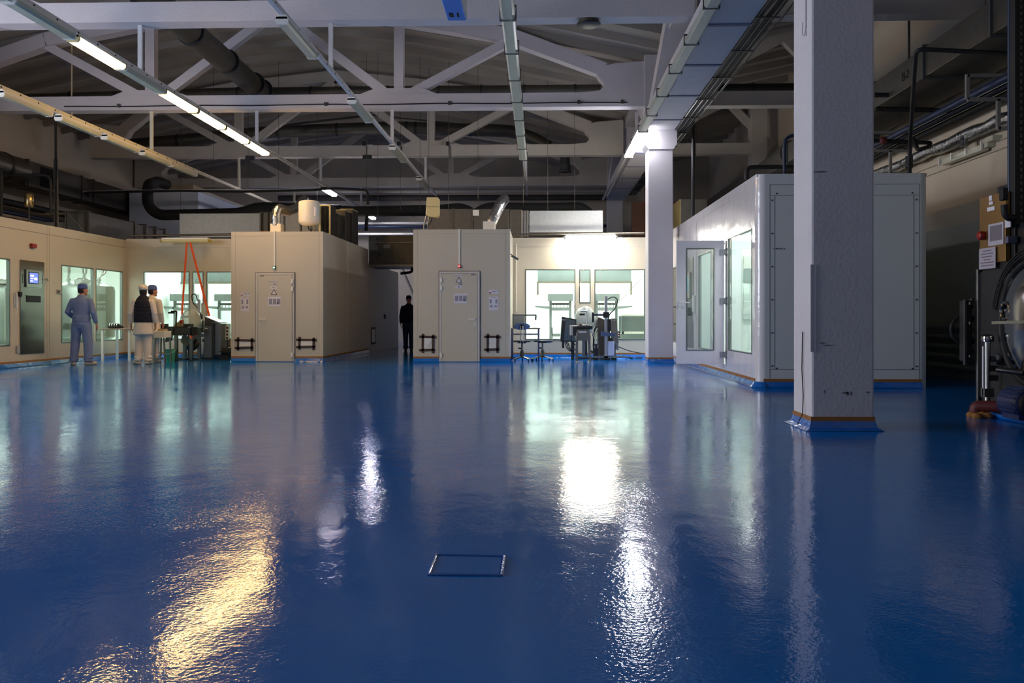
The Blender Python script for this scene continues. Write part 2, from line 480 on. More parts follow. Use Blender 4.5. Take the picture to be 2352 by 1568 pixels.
obj('upper_shaft', BX(2.42, 2.98, 20.16, 20.6, 5.32, 7.1), plaster, c2)
c3 = column(2.49, 3.06, 32.09, 32.66, 'distant dim column behind the ducts at far end', 7.1)
# girder between the columns that carries the intermediate trusses
for y0, y1, lab in ((8.64, 20.09, 'long pale blue-grey girder on the column row, lamps along its left edge'), (20.69, 32.09, 'farther dim girder on the column row beyond the lit column')):
    t = thing('longitudinal_girder', lab, 'girder', (XC, (y0 + y1) / 2, 5.34), 'girders on the column row')
    obj('bottom_chord', BX(2.45, 3.08, y0, y1, 5.34, 5.85), plaster, t)
    ym = (y0 + y1) / 2
    for a, b in (((y0 + .1), ym - 2.9), ((y1 - .1), ym + 2.9)):
        obj('diagonal_member', bar(B(), (XC - .08, a, 5.75), (XC - .08, b, 7.0), .42, .3), plaster, t)
    obj('top_chord', BX(2.56, 3.0, ym - 3, ym + 3, 6.75, 7.0), plaster, t)
    obj('vertical_member', BX(2.6, 2.95, ym - .15, ym + .15, 5.85, 6.8), plaster, t)
    n = int((y1 - y0) / 2.05)
    for i in range(n):
        y = y1 - 1.05 - 2.05 * i
        obj('strap', BX(2.44, 3.1, y - .045, y + .045, 5.325, 5.342), galvd if 0 else M('grey_strap_paint', (120, 122, 140), .6), t)
# far wall pilaster / side column at right bay end
struct('trim_2', BX(6.3, 6.75, 26.1, 26.6, 0, 8.0), plaster2, 'pale pilaster at the right end of the third truss', 'pilaster')
# ================================================================== lights on rails
litw = EM('lit_warm_diffuser', (255, 204, 128), 46)
litc = EM('lit_cool_diffuser', (246, 246, 255), 85)
litf = EM('lit_far_diffuser', (240, 238, 255), 95)
def fixture(label, group, X, Y, Z, lit=None, length=1.3, w=.15):
    """batten light; Z is the underside of the diffuser"""
    t = thing('batten_light', label, 'light fixture', (X, Y, Z), group)
    L2 = length / 2
    obj('housing', prism(B(), [(X - w / 2, Z + .07), (X + w / 2, Z + .07), (X + w * .36, Z + .125), (X - w * .36, Z + .125)], Y - L2, Y + L2), whitee, t)
    df = prism(B(), [(X - w * .33, Z), (X + w * .33, Z), (X + w * .48, Z + .03), (X + w * .48, Z + .07), (X - w * .48, Z + .07), (X - w * .48, Z + .03)], Y - L2 + .03, Y + L2 - .03)
    obj('diffuser', df, lit or pale, t)
    for s in (-1, 1):
        obj('end_cap', prism(B(), [(X - w * .38, Z - .004), (X + w * .38, Z - .004), (X + w * .52, Z + .03), (X + w * .52, Z + .1), (X - w * .52, Z + .1), (X - w * .52, Z + .03)], Y + s * (L2 - .03), Y + s * L2), lit and cream or whitee, t)
    return t

def rail(label, X, y0, y1, Z, m, hang, off=.0):
    t = thing('light_rail', label, 'light rail', (X, (y0 + y1) / 2, Z), 'suspended rails carrying the battens')
    obj('channel', BX(X - .03 + off, X + .03 + off, y0, y1, Z, Z + .075), m, t)
    ho = B(); y = max(y0, 9.5) + .1
    while y < min(y1, 24):
        box(ho, X + off + .0295, X + off + .032, y - .02, y + .02, Z + .025, Z + .05); box(ho, X + off - .032, X + off - .0295, y - .02, y + .02, Z + .025, Z + .05); y += .55
    obj('slot_holes', ho, void, t)
    for Y in hang:
        obj('hanger_post', BX(X + off - .035, X + off + .035, Y - .025, Y + .025, Z + .07, ZB + .02), m, t)
    return t

LZ = 4.98
RZ = LZ + .125
TY = (14.36, 20.36, 26.36, 32.36)
# first row from the left: cream, all dark
R0, R1, R2, R3 = -9.2, -6.68, -3.47, -.42
rail('cream perforated rail nearest the left side, carrying only dark battens', R0, 9.0, 33, RZ - .18, M('cream_rail_paint', (216, 208, 184), .5), (14.36, 20.36, 26.36, 32.36))
rail('white perforated rail over the lit row of battens at left', R1, 8.5, 35.2, RZ, railm, TY)
rail('thin white rail between the lit row and the middle of the hall', R2, 8.5, 29, RZ, railm, TY[:3])
rail('white rail in the middle carrying a continuous row of dark battens', R3, 8.5, 29, RZ, railm, TY[:3])
names = ['nearest', 'second', 'third', 'fourth', 'fifth', 'sixth', 'seventh', 'eighth', 'ninth']
for i, Y in enumerate((13.5, 15.3, 17.1, 18.85, 20.6, 22.2)):
    fixture(f'{names[i]} dark cream batten light from the camera on the leftmost rail', 'dark battens on the leftmost rail', R0, Y, LZ - .18, length=1.5)
seq = [(9.97, 0), (11.45, 0), (12.95, 1), (14.4, 0), (15.87, 1), (17.35, 1), (18.82, 1), (20.3, 1), (27.4, 1), (34.1, 1)]
lab1 = ['dark batten light leaving the frame at the very top left corner', 'dark batten light at the top left corner, before the first lit one', 'nearest glowing batten light at upper left, alone between two dark ones', 'dark batten light between the first and second glowing ones',
        'second glowing batten light, first of the run of four', 'third glowing batten light, second of the run of four', 'fourth glowing batten light, third of the run of four',
        'last glowing batten light of the run of four', 'small glowing batten light hanging above the water heater', 'farthest small glowing batten light over the passage']
for i, (Y, on) in enumerate(seq):
    fixture(lab1[i], 'battens on the lit rail', R1, Y, LZ, (litw if i < 8 else litf) if on else None, length=1.42, w=.2)
for i, (Y, l) in enumerate(((12.4, 1.6), (16.75, 1.6), (21.2, 1.7), (25.8, 1.8))):
    fixture(f'{names[i]} dark batten light, spaced apart on the thin middle-left rail', 'spaced battens on the thin rail', R2, Y, LZ, length=l, w=.17)
tb = thing('batten_run', 'x', 'x')
bpy.data.objects.remove(tb)
Y = 9.3; i = 0
while Y < 21.6:
    t = fixture(f'{names[i]} dark batten light from the camera in the continuous middle row', 'continuous dark battens in the middle row', R3, Y, LZ - .02, length=1.42, w=.19)
    obj('clamp', rect_frame(B(), R3 - .1, R3 + .1, LZ - .02, LZ + .16, .012, Y + .70, Y + .75), galvd, t)
    Y += 1.46; i += 1
# row along the girder
Y = 9.48; i = 0
GX = 2.31
while Y < 22.6:
    on = Y > 20
    lab = (f'{names[i]} dark batten light from the camera along the girder edge' if not on else
           ('glowing batten light beside the top of the far column' if Y < 21.5 else 'glowing batten light just beyond the far column, lower end of the pair'))
    t = fixture(lab, 'battens along the girder', GX, Y, 5.2, litc if on else None, length=1.5, w=.2)
    obj('clamp', rect_frame(B(), GX - .1, GX + .1, 5.2, 5.34, .014, Y + .74, Y + .79), galvd, t)
    Y += 1.56; i += 1
rail('white rail along the girder edge beside the cable ladder', GX, 8.7, 32, 5.2 + .125, railm, (20.9,))
# cable ladder with black cables on the right side of the girder
t = thing('cable_ladder', 'wire cable ladder packed with black cables, right of the girder', 'cable tray', (3.25, 18, 5.3))
cb = B()
for k in range(15):
    x0 = 3.12 + .018 * k
    pts = [(x0 + random.uniform(-.012, .012), y, 5.34 + random.uniform(-.012, .02)) for y in [8.6 + 1.3 * j for j in range(18)]]
    tube(cb, pts, random.choice((.012, .015, .02)), 6)
obj('cables', cb, blackp, t, True)
wr_ = B()
for x in (3.1, 3.2, 3.3, 3.4): tube(wr_, [(x, 8.6, 5.31), (x, 30.5, 5.31)], .005, 6)
obj('ladder_wires', wr_, steel, t, True)
y = 9.4
while y < 30: obj('rung', BX(3.06, 3.42, y - .02, y + .02, 5.295, 5.312), galvd, t); y += 1.55
obj('drooping_cable', tube(B(), [(3.38, 11 + .5 * k, 5.27 - .05 * abs(math.sin(k * .6))) for k in range(13)], .012, 6), blackp, t, True)

# cable clipped along the second truss
t = thing('cable_run', 'dark cable clipped along the face of the second truss', 'cable', (-6, 20.15, ZB + .07))
pts = [(x, 20.165, ZB + .085 + .008 * math.sin(x * 2.1)) for x in [-11.2 + .55 * k for k in range(25)]]
obj('cable', tube(B(), pts, .014, 6), blackp, t, True)
for x in (-9.9, -5.0, -2.1, .9, 1.9): obj('clip', BX(x - .03, x + .03, 20.14, 20.195, ZB + .06, ZB + .14), galvd, t)

# blue long unit hung under the first truss
p0, p1 = P(1029, 48, 11.4), P(1071, 48, 11.4)
t = thing('air_unit', 'long bright blue box hanging under the nearest truss at top centre', 'ventilation unit', (p0.x + .12, 10.4, p0.z))
obj('casing', BX(p0.x, p1.x, 8.6, 11.4, p0.z, p0.z + .3), bluebox, t, bev=.008)
obj('side_cover', BX(p1.x, p1.x + .012, 8.65, 11.38, p0.z + .01, p0.z + .29), whitee, t)
for x in (.04, .07, .14): obj('slot', BX(p0.x + x, p0.x + x + .025, 11.1, 11.25, p0.z - .004, p0.z + .002), void, t)
for y in (9.2, 10.9): obj('hanger_rod', tube(B(), [(p0.x + .12, y, p0.z + .3), (p0.x + .12, y, 7.9)], .012, 6), galvd, t)
# round ceiling diffusers
q = P(1352, 44, 14.36)
t = thing('round_diffuser', 'dark round air diffuser under the nearest truss at upper right', 'air diffuser', (q.x, q.y, ZB - .12))
obj('neck', lathe(B(), [(.17, ZB + .01), (.17, ZB - .05)], (q.x, q.y, 0)), galvd, t, True)
obj('grille', lathe(B(), [(.12, ZB - .045), (.2, ZB - .055), (.2, ZB - .075), (.14, ZB - .1), (.03, ZB - .105)], (q.x, q.y, 0)), machd, t, True)
q = P(1298, 384, 27.2)
t = thing('exhaust_stub', 'short dark cylindrical vent hanging below the third truss', 'air vent', (q.x, q.y, q.z))
obj('pipe', lathe(B(), [(.15, q.z + .5), (.15, q.z + .1), (.17, q.z + .08), (.17, q.z - .08), (.2, q.z - .1), (.2, q.z - .16)], (q.x, q.y, 0)), machd, t, True)
for px, py, Y, lab in ((582, 380, 26.2, 'left'), (848, 367, 26.2, 'right')):
    q = P(px, py, Y)
    tag(obj('floodlight', BX(q.x - .13, q.x + .13, q.y - .36, q.y - .2, ZB - .15, ZB - .02), machd, bev=.01), f'small dark flood lamp under the third truss, {lab} one of two', 'lamp', 'flood lamps on the third truss')
for i, px in enumerate((837, 917, 1029)):
    q = P(px, 333, 26.1)
    t = thing('bracket_lamp', f'small black lamp on a bracket above the third truss chord, {["left","middle","right"][i]} one', 'lamp', (q.x, 26.1, q.z), 'bracket lamps on the third truss')
    obj('lamp_head', BX(q.x - .05, q.x + .05, 26.0, 26.1, q.z - .02, q.z + .09), blackp, t)
    obj('arm', bar(B(), (q.x, 26.1, q.z), (q.x + .22, 26.2, ZB + .33), .03), railm, t)
    obj('dangling_cable', tube(B(), [(q.x + .05, 26.16, q.z), (q.x + .06, 26.15, ZB - .1)], .012, 6), blackp, t)

# ================================================================== ducts and pipes aloft
# round duct along the hall
t = thing('round_duct', 'large round grey duct running overhead through the first two trusses', 'duct', (-6.95, 17.5, 6.55))
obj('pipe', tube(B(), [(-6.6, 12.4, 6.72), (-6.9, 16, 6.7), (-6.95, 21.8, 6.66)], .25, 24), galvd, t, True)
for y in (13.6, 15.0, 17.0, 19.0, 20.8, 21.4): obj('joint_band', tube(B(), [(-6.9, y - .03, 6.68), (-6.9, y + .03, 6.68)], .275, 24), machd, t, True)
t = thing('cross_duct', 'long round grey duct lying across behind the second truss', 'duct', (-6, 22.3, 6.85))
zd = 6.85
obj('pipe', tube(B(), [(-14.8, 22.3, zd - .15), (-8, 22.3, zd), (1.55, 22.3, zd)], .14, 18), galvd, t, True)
for x in (-13.6, -12.2, -11, -10, -7.8, -5.9, -4.9, -3.9, -2.6, -1.5, -.4, .9): obj('joint_band', tube(B(), [(x - .03, 22.3, zd - .08 * (x < -9)), (x + .03, 22.3, zd - .08 * (x < -9))], .155, 18), machd, t, True)
t = thing('cross_duct', 'dark round duct lying across in the right bay behind the girder', 'duct', (5, 22.3, zd))
obj('pipe', tube(B(), [(3.3, 22.3, zd), (7.1, 22.3, zd)], .13, 18), machd, t, True)
for x in (4.2, 4.35, 5.4): obj('joint_band', tube(B(), [(x - .03, 22.3, zd), (x + .03, 22.3, zd)], .145, 18), blackp, t, True)
a = [P(225, 340, 28.2), P(420, 322, 28.2), P(620, 303, 28.2), P(900, 293, 28.2), P(1180, 301, 28.2), P(1225, 318, 28.2), P(1262, 338, 28.2)]
t = thing('bent_duct', 'long round grey duct behind the third truss, bending down at its right end', 'duct', (-6, 28.2, 6.5))
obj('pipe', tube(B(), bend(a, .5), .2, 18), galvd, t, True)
for px in (410, 560, 640, 775, 935, 955, 1080): 
    q = P(px, 0, 28.2); j = min(range(len(a)), key=lambda i: abs(a[i].x - q.x)); 
    i0 = max(i for i in range(len(a)) if a[i].x <= q.x); s = (q.x - a[i0].x) / (a[i0 + 1].x - a[i0].x); c = a[i0].lerp(a[i0 + 1], s)
    obj('joint_band', tube(B(), [c - V((.04, 0, 0)), c + V((.04, 0, 0))], .215, 18), machd, t, True)

# left wall duct with outlets
t = thing('wall_duct', 'grey duct with square outlets running along the left wall', 'duct', (-14.4, 24, 4.9))
dz0, dz1, dx = 4.55, 5.35, -14.0
obj('round_section', tube(B(), [(-14.25, 15, 5.05), (-14.25, 23.4, 5.05)], .36, 20), galv, t, True)
for y in (18.6, 20.5, 21.6, 22.6): obj('joint_band', tube(B(), [(-14.25, y - .05, 5.05), (-14.25, y + .05, 5.05)], .385, 20), galvd, t, True)
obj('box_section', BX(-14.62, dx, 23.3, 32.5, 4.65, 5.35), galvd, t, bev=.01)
for y in (23.4, 26.2, 26.9, 30.6): obj('flange', rect_frame(B(), -14.62, dx, 4.65, 5.35, .03, y - .03, y + .03), galvd, t)
for y in (24.0, 31.3): obj('outlet', BX(dx - .01, dx + .015, y, y + .8, 4.72, 5.28), void, t)
# pipes along the left wall
def pipe(name, label, cat, pts, r, m, rr=.15, group=None, n=10, valve=None):
    return tag(obj(name, tube(B(), bend(pts, rr) if rr else pts, r, n), m, None, True), label, cat, group)
for i, (z, x, r, m, lab) in enumerate(((4.2, -14.6, .1, blackp, 'thick black'), (3.95, -14.7, .06, bluepipe, 'blue'), (3.62, -14.6, .07, galv, 'bare grey'))):
    pipe('wall_pipe', f'{lab} pipe running along the left wall under the duct', 'pipe', [(x, 15, z), (x, 35, z)], r, m, 0, 'pipes along the left wall')
pipe('foil_pipe', 'silver foil-wrapped pipe along the left wall above the panel room', 'pipe', [(-14.5, 15, 3.38), (-14.5, 24, 3.38)], .08, foil, 0)
for i, Y in enumerate((21.4, 25.2)):
    t = thing('pipe_bracket', f'{["near","far"][i]} pale square bracket holding the left wall pipes', 'bracket', (-14.5, Y, 3.6), 'brackets under the left pipes')
    b_ = B(); bar(b_, (-15.25, Y, 4.1), (-13.9, Y, 4.1), .06); bar(b_, (-15.25, Y, 3.5), (-13.9, Y, 3.5), .06); bar(b_, (-13.93, Y, 3.5), (-13.93, Y, 4.1), .06)
    obj('bracket_bars', b_, M('bracket_paint', (176, 168, 150), .6), t)
pipe('black_pipe', 'black pipe bending down over the panel room roof at far left', 'pipe', [P(-30, 402, 20.5), P(117, 402, 20.5), P(117, 490, 20.5)], .035, blackp, .2)
pipe('black_pipe', 'thin upright black pipe at the extreme left edge', 'pipe', [P(3, 386, 20.2), P(3, 505, 20.2)], .035, blackp, 0)
t = thing('riser_pipes', 'tall upright pipes with wires rising left of the steel duct', 'pipe', P(130, 525, 21.0))
for dx_, r in ((-5, .014), (-1, .03), (3, .014)):
    obj('riser', tube(B(), [P(130 + dx_, 527, 21.0), P(129 + dx_, 282 if dx_ == -1 else 365, 21.0)], r, 8), blackp if dx_ == -1 else galv, t, True)
# small brassy cylinder
q = P(67, 476, 20.5)
t = thing('metal_canister', 'shiny brass-tinted canister standing above the left panel room', 'canister', q)
obj('body', lathe(B(), [(.1, q.z), (.105, q.z + .01), (.105, q.z + .31), (.1, q.z + .32)], (q.x, q.y, 0)), M('brassy_steel', (190, 160, 105), .22, .95), t, True)
obj('stand', tube(B(), [(q.x, q.y, q.z), (q.x, q.y, 3.02)], .02, 8), galvd, t, True)
obj('collar', lathe(B(), [(.108, q.z + .15), (.108, q.z + .17)], (q.x, q.y, 0)), steel, t, True)

# ducts on the roof of the panel rooms
t = thing('roof_duct', 'weathered square steel duct on the left panel room roof, end face to camera', 'duct', (-11.8, 23, 3.1))
obj('casing', BX(-12.1, -11.52, 21.9, 24.4, 3.12, 3.74), galvd, t, bev=.01)
obj('end_flange', rect_frame(B(), -12.1, -11.52, 3.12, 3.74, .025, 21.88, 21.93), galvd, t)
obj('casing', BX(-12.08, -11.54, 24.45, 26.9, 3.14, 3.72), galvd, t, bev=.01)
for y in (24.4, 25.1, 25.75, 26.4): obj('flange', rect_frame(B(), -12.1, -11.52, 3.12, 3.74, .03, y - .02, y + .03), galvd, t)
obj('cross_fold', bar(B(), (-12.08, 21.897, 3.72), (-11.54, 21.897, 3.14), .012), galv, t)
t = thing('branch_duct', 'flat horizontal steel duct lying left of the square roof duct', 'duct', (-13.3, 22.4, 3.2))
obj('casing', BX(-14.6, -12.15, 22.0, 22.6, 3.18, 3.5), galv, t, bev=.01)
obj('end_flange', rect_frame(B(), 22.0, 22.6, 3.18, 3.5, .03, -12.2, -12.13, 'yz'), galvd, t)
obj('bend_section', tube(B(), [(-14.55, 22.3, 3.34), (-15.1, 22.3, 3.3)], .18, 12), galvd, t, True)
t = thing('roof_box', 'flat pale box on the roof edge of the left panel room', 'box', (-11.9, 20.4, 3.05))
obj('lid', BX(-12.6, -11.2, 19.6, 20.9, 3.06, 3.14), panelm, t)

# the long duct over the back panel rooms
t = thing('main_duct', 'long sheet-steel duct lying on the panel rooms across the whole back', 'duct', (-4, 24, 3.1))
YD = 24.0
def dseg(pa, pb, ta, tb_, m=galv, name='casing', d=.9, yo=0):
    a_, b_ = P(pa, ta, YD + yo), P(pb, tb_, YD + yo)
    obj(name, BX(a_.x, b_.x, YD + yo, YD + d, b_.z, a_.z), m, t, bev=.008)
dseg(412, 598, 490, 545)
dseg(600, 626, 488, 545, galvd, 'flexible_joint', yo=.05)
dseg(596, 600, 487, 547, galvd, 'flange', yo=-.03); dseg(611, 615, 487, 547, galvd, 'flange', yo=-.03)
dseg(628, 690, 482, 545); dseg(690, 737, 480, 545)
for px in (652, 690, 1040, 1085, 1133): dseg(px - 2, px + 2, 478, 545, galvd, 'flange', yo=-.03)
dseg(984, 1086, 480, 545); dseg(1088, 1170, 480, 545, galvd if 0 else galv); dseg(1172, 1198, 481, 545)
dseg(1199, 1214, 486, 541, galvd, 'flexible_joint', yo=.06)
for px in (1200, 1206, 1212): dseg(px - 2, px + 2, 483, 543, steel, 'flange', yo=-.02)
dseg(1216, 1385, 484, 533, M('bright_galvanised_steel', (196, 198, 196), .42, .6, nz=12, amt=.14))
q0, q1 = P(1086, 482, YD - .04), P(1100, 495, YD - .04); obj('name_plate', BX(q0.x, q1.x, YD - .05, YD - .03, q1.z, q0.z), whitee, t)
q0, q1 = P(651, 487, YD - .04), P(664, 496, YD - .04); obj('warning_label', BX(q0.x, q1.x, YD - .05, YD - .03, q1.z, q0.z), M('pinkish_label', (200, 170, 160), .6), t)
# black insulated pipe
a = [P(384, 425, 28.7), P(362, 416, 28.2), P(340, 424, 26.5), P(338, 470, 26.5), P(362, 494, 26.5), P(470, 492, 26.5), P(556, 489, 26.5), P(590, 476, 26.5), P(690, 478, 26.5), P(830, 485, 26.5), P(1000, 483, 26.5), P(1062, 478, 26.5), P(1088, 492, 26.5)]
t = thing('insulated_pipe', 'fat black insulated pipe looping down at left and running across the back', 'pipe', (-4, 26.5, 4.0))
obj('pipe_body', tube(B(), bend(a, .28), .165, 16), blackins, t, True)
for px, py in ((425, 493), (500, 491), (640, 477), (780, 482), (950, 484)):
    c = P(px, py, 26.5); obj('wrap_band', tube(B(), [c - V((.03, 0, 0)), c + V((.03, 0, 0))], .175, 16), blackp, t, True)
a = [P(1088, 497, 26.3), P(1105, 482, 26.3), P(1130, 476, 26.3), P(1240, 478, 26.3), P(1335, 476, 26.3), P(1352, 490, 26.3)]
tag(obj('insulated_pipe', tube(B(), bend(a, .2), .16, 16), blackins, None, True), 'lumpy black insulated pipe behind the right end of the long duct', 'pipe')
# pipe and cable run hung in front of the back pipes
t = thing('hung_cable', 'black cable tied to a white rod, sagging across above the heaters', 'cable', (-7, 24.5, 4.6))
a = [P(192, 440, 24.5), P(420, 436, 24.5), P(620, 436, 24.5), P(745, 433, 24.5)]
obj('rod', tube(B(), a, .022, 8), railm, t, True)
a = [P(205, 452, 24.5), P(193, 442, 24.5), P(300, 440, 24.4), P(420, 438, 24.4), P(560, 440, 24.4), P(720, 436, 24.4), P(770, 432, 24.4), P(840, 436, 24.4), P(845, 444, 24.4), P(845, 470, 24.4)]
obj('cable', tube(B(), bend(a, .1), .035, 8), blackp, t, True)
pipe('black_drain_pipe', 'black upright pipe end below the farthest small light', 'pipe', [P(841, 530, 24.9), P(843, 492, 24.9)], .05, blackp, 0)
# pipes at the far end
for i, (y, r, m, lab) in enumerate(((440, .08, plaster2, 'top pale'), (455, .12, M('slate_pipe', (60, 56, 52), .6), 'thick upper slate'), (513, .05, whitee, 'white'), (521, .06, bluepipe, 'lower blue'), (538, .05, whitee, 'lowest white'))):
    x0, x1 = (640, 1420)
    pipe('far_pipe', f'{lab} pipe running across the far end wall', 'pipe', [P(x0, y, 35.5), P(x1, y - 2, 35.5)], r, m, 0, 'pipes on the far end wall')
# white upper cabin far left
a, b_ = P(297, 447, 29), P(455, 560, 29)
t = thing('upper_cabin', 'plain white box room standing high behind the left ducts', 'cabin', ((a.x + b_.x) / 2, 31.5, 0))
obj('walls', BX(a.x, b_.x, 29, 34.2, 0, P(380, 440, 29).z), M('cool_white_sheet', (206, 212, 224), .5), t)
obj('roof_edge', BX(a.x - .05, b_.x + .06, 28.95, 34.25, P(380, 440, 29).z, P(380, 436, 29).z + .02), panelm, t)
q = P(430, 432, 28.9)
tag(obj('roof_carton', BX(P(392, 0, 29.5).x, P(452, 0, 29.5).x, 29.2, 30.2, P(380, 436, 29).z + .02, P(380, 422, 29).z), M('cardboard', (176, 158, 128), .8)), 'brownish box lying on the white upper box room', 'box')
# brown hardboard crate and steel box behind the lit column
a, b_ = P(1452, 463, 27), P(1503, 548, 27)
tag(obj('hardboard_panel', BX(a.x, P(1562, 0, 27).x, 27, 27.3, 3.0, a.z), rust), 'dark brown hardboard sheet standing behind the lit column', 'panel')
a, b_ = P(1563, 457, 24.5), P(1625, 530, 24.5)
t = thing('steel_plenum', 'dull square steel plenum box on the roof behind the long right cabin', 'duct', ((a.x + b_.x) / 2, 24.5, 3.05))
obj('casing', BX(a.x, b_.x, 24.5, 26.5, 3.18, a.z), galvd, t, bev=.01)
obj('side_plate', BX(a.x - .02, a.x, 24.5, 26.5, 3.18, a.z), M('tan_plate', (150, 134, 84), .5, .3), t)
obj('end_pipe', tube(B(), [(b_.x + .15, 24.6, 3.07), (b_.x + .15, 24.6, 3.6)], .05, 8), galv, t, True)
# thin hanger rods for the duct and cable runs
i = 0
for px, Y, y0, y1 in ((165, 20.4, 120, 272), (490, 24.5, 120, 440), (842, 24.0, 140, 470), (868, 24.0, 400, 505), (965, 24.0, 340, 480), (1030, 24.0, 340, 480), (1098, 24.0, 370, 470), (1202, 24.0, 300, 470),
                      (1258, 24.0, 370, 484), (1320, 24.0, 370, 484), (920, 24.5, 395, 480), (985, 24.5, 395, 470), (640, 24.5, 330, 436), (570, 24.5, 400, 440), (415, 26.5, 400, 480), (728, 26.5, 400, 470), (1430, 26.3, 350, 520)):
    q = P(px, y1, Y); top = roofz(q.x) - .05
    tag(obj('hanger_rod', tube(B(), [q, V((q.x, q.y, top))],   .006 if i else .016, 6), galvd if i else M('cream_rod', (205, 190, 160), .5)),
        'thin steel hanger rod dropping from the roof to the duct and cable runs' if i else 'pale hanger rod dropping to the cream rail at left', 'rod', 'hanger rods over the back rooms' if i else None)
    i += 1

# ---- right wall services
t = thing('right_duct', 'big dark rectangular duct running along the right wall', 'duct', (6.4, 14, 4.75))
obj('casing', BX(5.92, 6.9, 6.5, 33, 4.74, 5.2), galvd, t, bev=.01)
for y in (9.5, 11.6, 13.6, 15.7, 18, 21): obj('flange', rect_frame(B(), 5.92, 6.9, 4.74, 5.2, .035, y - .02, y + .02), M('dark_angle_iron', (70, 72, 72), .6, .3), t)
obj('outlet', BX(5.9, 5.93, 9.9, 10.9, 4.82, 5.12), void, t)
obj('stencil_text', text_bm('B-2', .2, (5.913, 14.3, 4.95), (0, -1, 0), (0, 0, 1)), void, t)
obj('hanger_strap', bar(B(), (6.1, 14.6, 5.2), (6.1, 14.6, 7.6), .03), galvd, t)
tag(obj('round_duct', tube(B(), [(6.2, 21.5, 5.06), (6.2, 23, 5.06)], .33, 20), galvd, None, True), 'round grey duct end beside the right wall duct above cabin', 'duct')
for i, (x, z, r, m, lab) in enumerate(((6.55, 4.42, .055, bluepipe, 'thick blue'), (6.72, 4.40, .035, bluepipe, 'thin blue'), (6.84, 4.42, .025, blackp, 'thin black'), (6.92, 4.36, .06, blackp, 'fat black'), (7.03, 4.4, .05, galv, 'bare grey'))):
    pipe('wall_pipe', f'{lab} pipe in the bundle along the right wall', 'pipe', [(x, 6.5, z - .02), (x, 33, z - .02)], r, m, 0, 'pipes along the right wall')
t = thing('foil_duct', 'crinkled silver foil duct along the right wall below the pipe bundle', 'duct', (6.98, 14, 3.97))
pts = [(6.97 + random.uniform(-.012, .012), 7 + .4 * k, 4.0 + random.uniform(-.02, .02)) for k in range(45)]
obj('foil_body', tube(B(), pts, .1, 14, rs=[.1 + random.uniform(-.012, .012) for _ in pts]), foil, t, True)
obj('branch_stub', tube(B(), [(6.9, 14.4, 3.98), (6.86, 14.35, 3.8)], .06, 10), foil, t, True)
for i, Y in enumerate((13.05, 17.0)):
    t = thing('pipe_bracket', f'{["near","far"][i]} grey bracket holding the right wall pipe bundle', 'bracket', (6.7, Y, 4.2), 'brackets under the right pipes')
    b_ = B(); bar(b_, (7.14, Y, 4.25), (6.3, Y, 4.25), .05); bar(b_, (6.3, Y, 4.25), (6.3, Y, 4.62), .05); bar(b_, (6.3, Y, 4.6), (7.14, Y, 4.6), .05)
    bar(b_, (6.75, Y, 4.25), (6.75, Y, 3.8), .05); bar(b_, (6.75, Y, 3.82), (7.14, Y, 3.82), .05); bar(b_, (7.12, Y, 3.6), (7.12, Y, 4.4), .04)
    obj('bracket_bars', b_, M('bracket_grey', (128, 124, 118), .6), t)
    obj('clamp', torus(B(), (7.02, Y - .04, 4.3), .03, .008), blackp, t)
a = [P(2088, 404, 13.4), P(2090, 330, 13.3), P(2104, 112, 11.7), P(2330, 124, 11.7)]
t = thing('feed_pipe', 'black pipe rising from the right cabin roof and elbowing over to the wall', 'pipe', a[0])
obj('pipe_body', tube(B(), bend(a, .12), .03, 10), blackp, t, True)
obj('nozzle', tube(B(), [a[0] + V((0, 0, -.03)), a[0] + V((0, 0, .13))], .028, 10), steel, t, True)
obj('union', tube(B(), [a[0] + V((0, 0, .13)), a[0] + V((0, 0, .3))], .055, 10), blackp, t, True)
pipe('branch_pipe', 'black side pipe with a valve crossing to the foil duct', 'pipe', [P(2008, 218, 15), P(2110, 218, 15)], .04, blackp, 0)
pipe('branch_pipe', 'thin black pipe running level to the foil duct, upper one', 'pipe', [P(2010, 250, 15), P(2184, 254, 15)], .04, blackp, 0)
t = thing('valve_pipe', 'black looped pipe with valves low over the right cabin', 'pipe', P(2060, 325, 15))
obj('pipe_body', tube(B(), bend([P(2000, 322, 15), P(2060, 325, 15), P(2137, 328, 15), P(2135, 336, 14.6), P(2108, 345, 14.6), P(2098, 318, 14.8), P(2085, 316, 15)], .06), .035, 8), blackp, t, True)
obj('valve', lathe(B(), [(.05, -.06), (.075, -.02), (.075, .02), (.05, .06)], P(2028, 323, 15), 12), darkred, t, True)
pipe('black_pipe', 'black pipe hoop behind the near column above the right cabin', 'pipe', [P(1715, 412, 18), P(1715, 384, 18), P(1850, 383, 18)], .045, blackp, .2)
pipe('blue_pipe', 'thin blue pipe hooking up above the right cabin roof', 'pipe', [P(1802, 402, 17.5), P(1802, 312, 17.5), P(1850, 310, 17.5)], .035, bluepipe, .2)
t = thing('riser_pipes', 'dark upright pipes with wires rising behind the lit column', 'pipe', P(1593, 520, 21))
obj('riser', tube(B(), [P(1592, 500, 21), P(1593, 280, 21)], .04, 8), machd, t, True)
obj('loose_wire', tube(B(), bend([P(1597, 360, 21), P(1600, 300, 21), P(1596, 278, 21)], .1), .01, 6), galv, t, True)
t = thing('wall_batten', 'unlit batten light mounted on the right wall above the machine', 'light fixture', (7.05, 14.7, 3.7))
obj('housing', BX(7.02, 7.14, 13.9, 15.5, 3.72, 3.8), pale, t, bev=.01)
obj('diffuser', BX(6.98, 7.1, 14.0, 15.4, 3.68, 3.73), pale, t, bev=.015)
for y in (14.0, 14.5, 15.0, 15.45): obj('clip', BX(6.97, 7.0, y, y + .03, 3.7, 3.83), whitee, t)
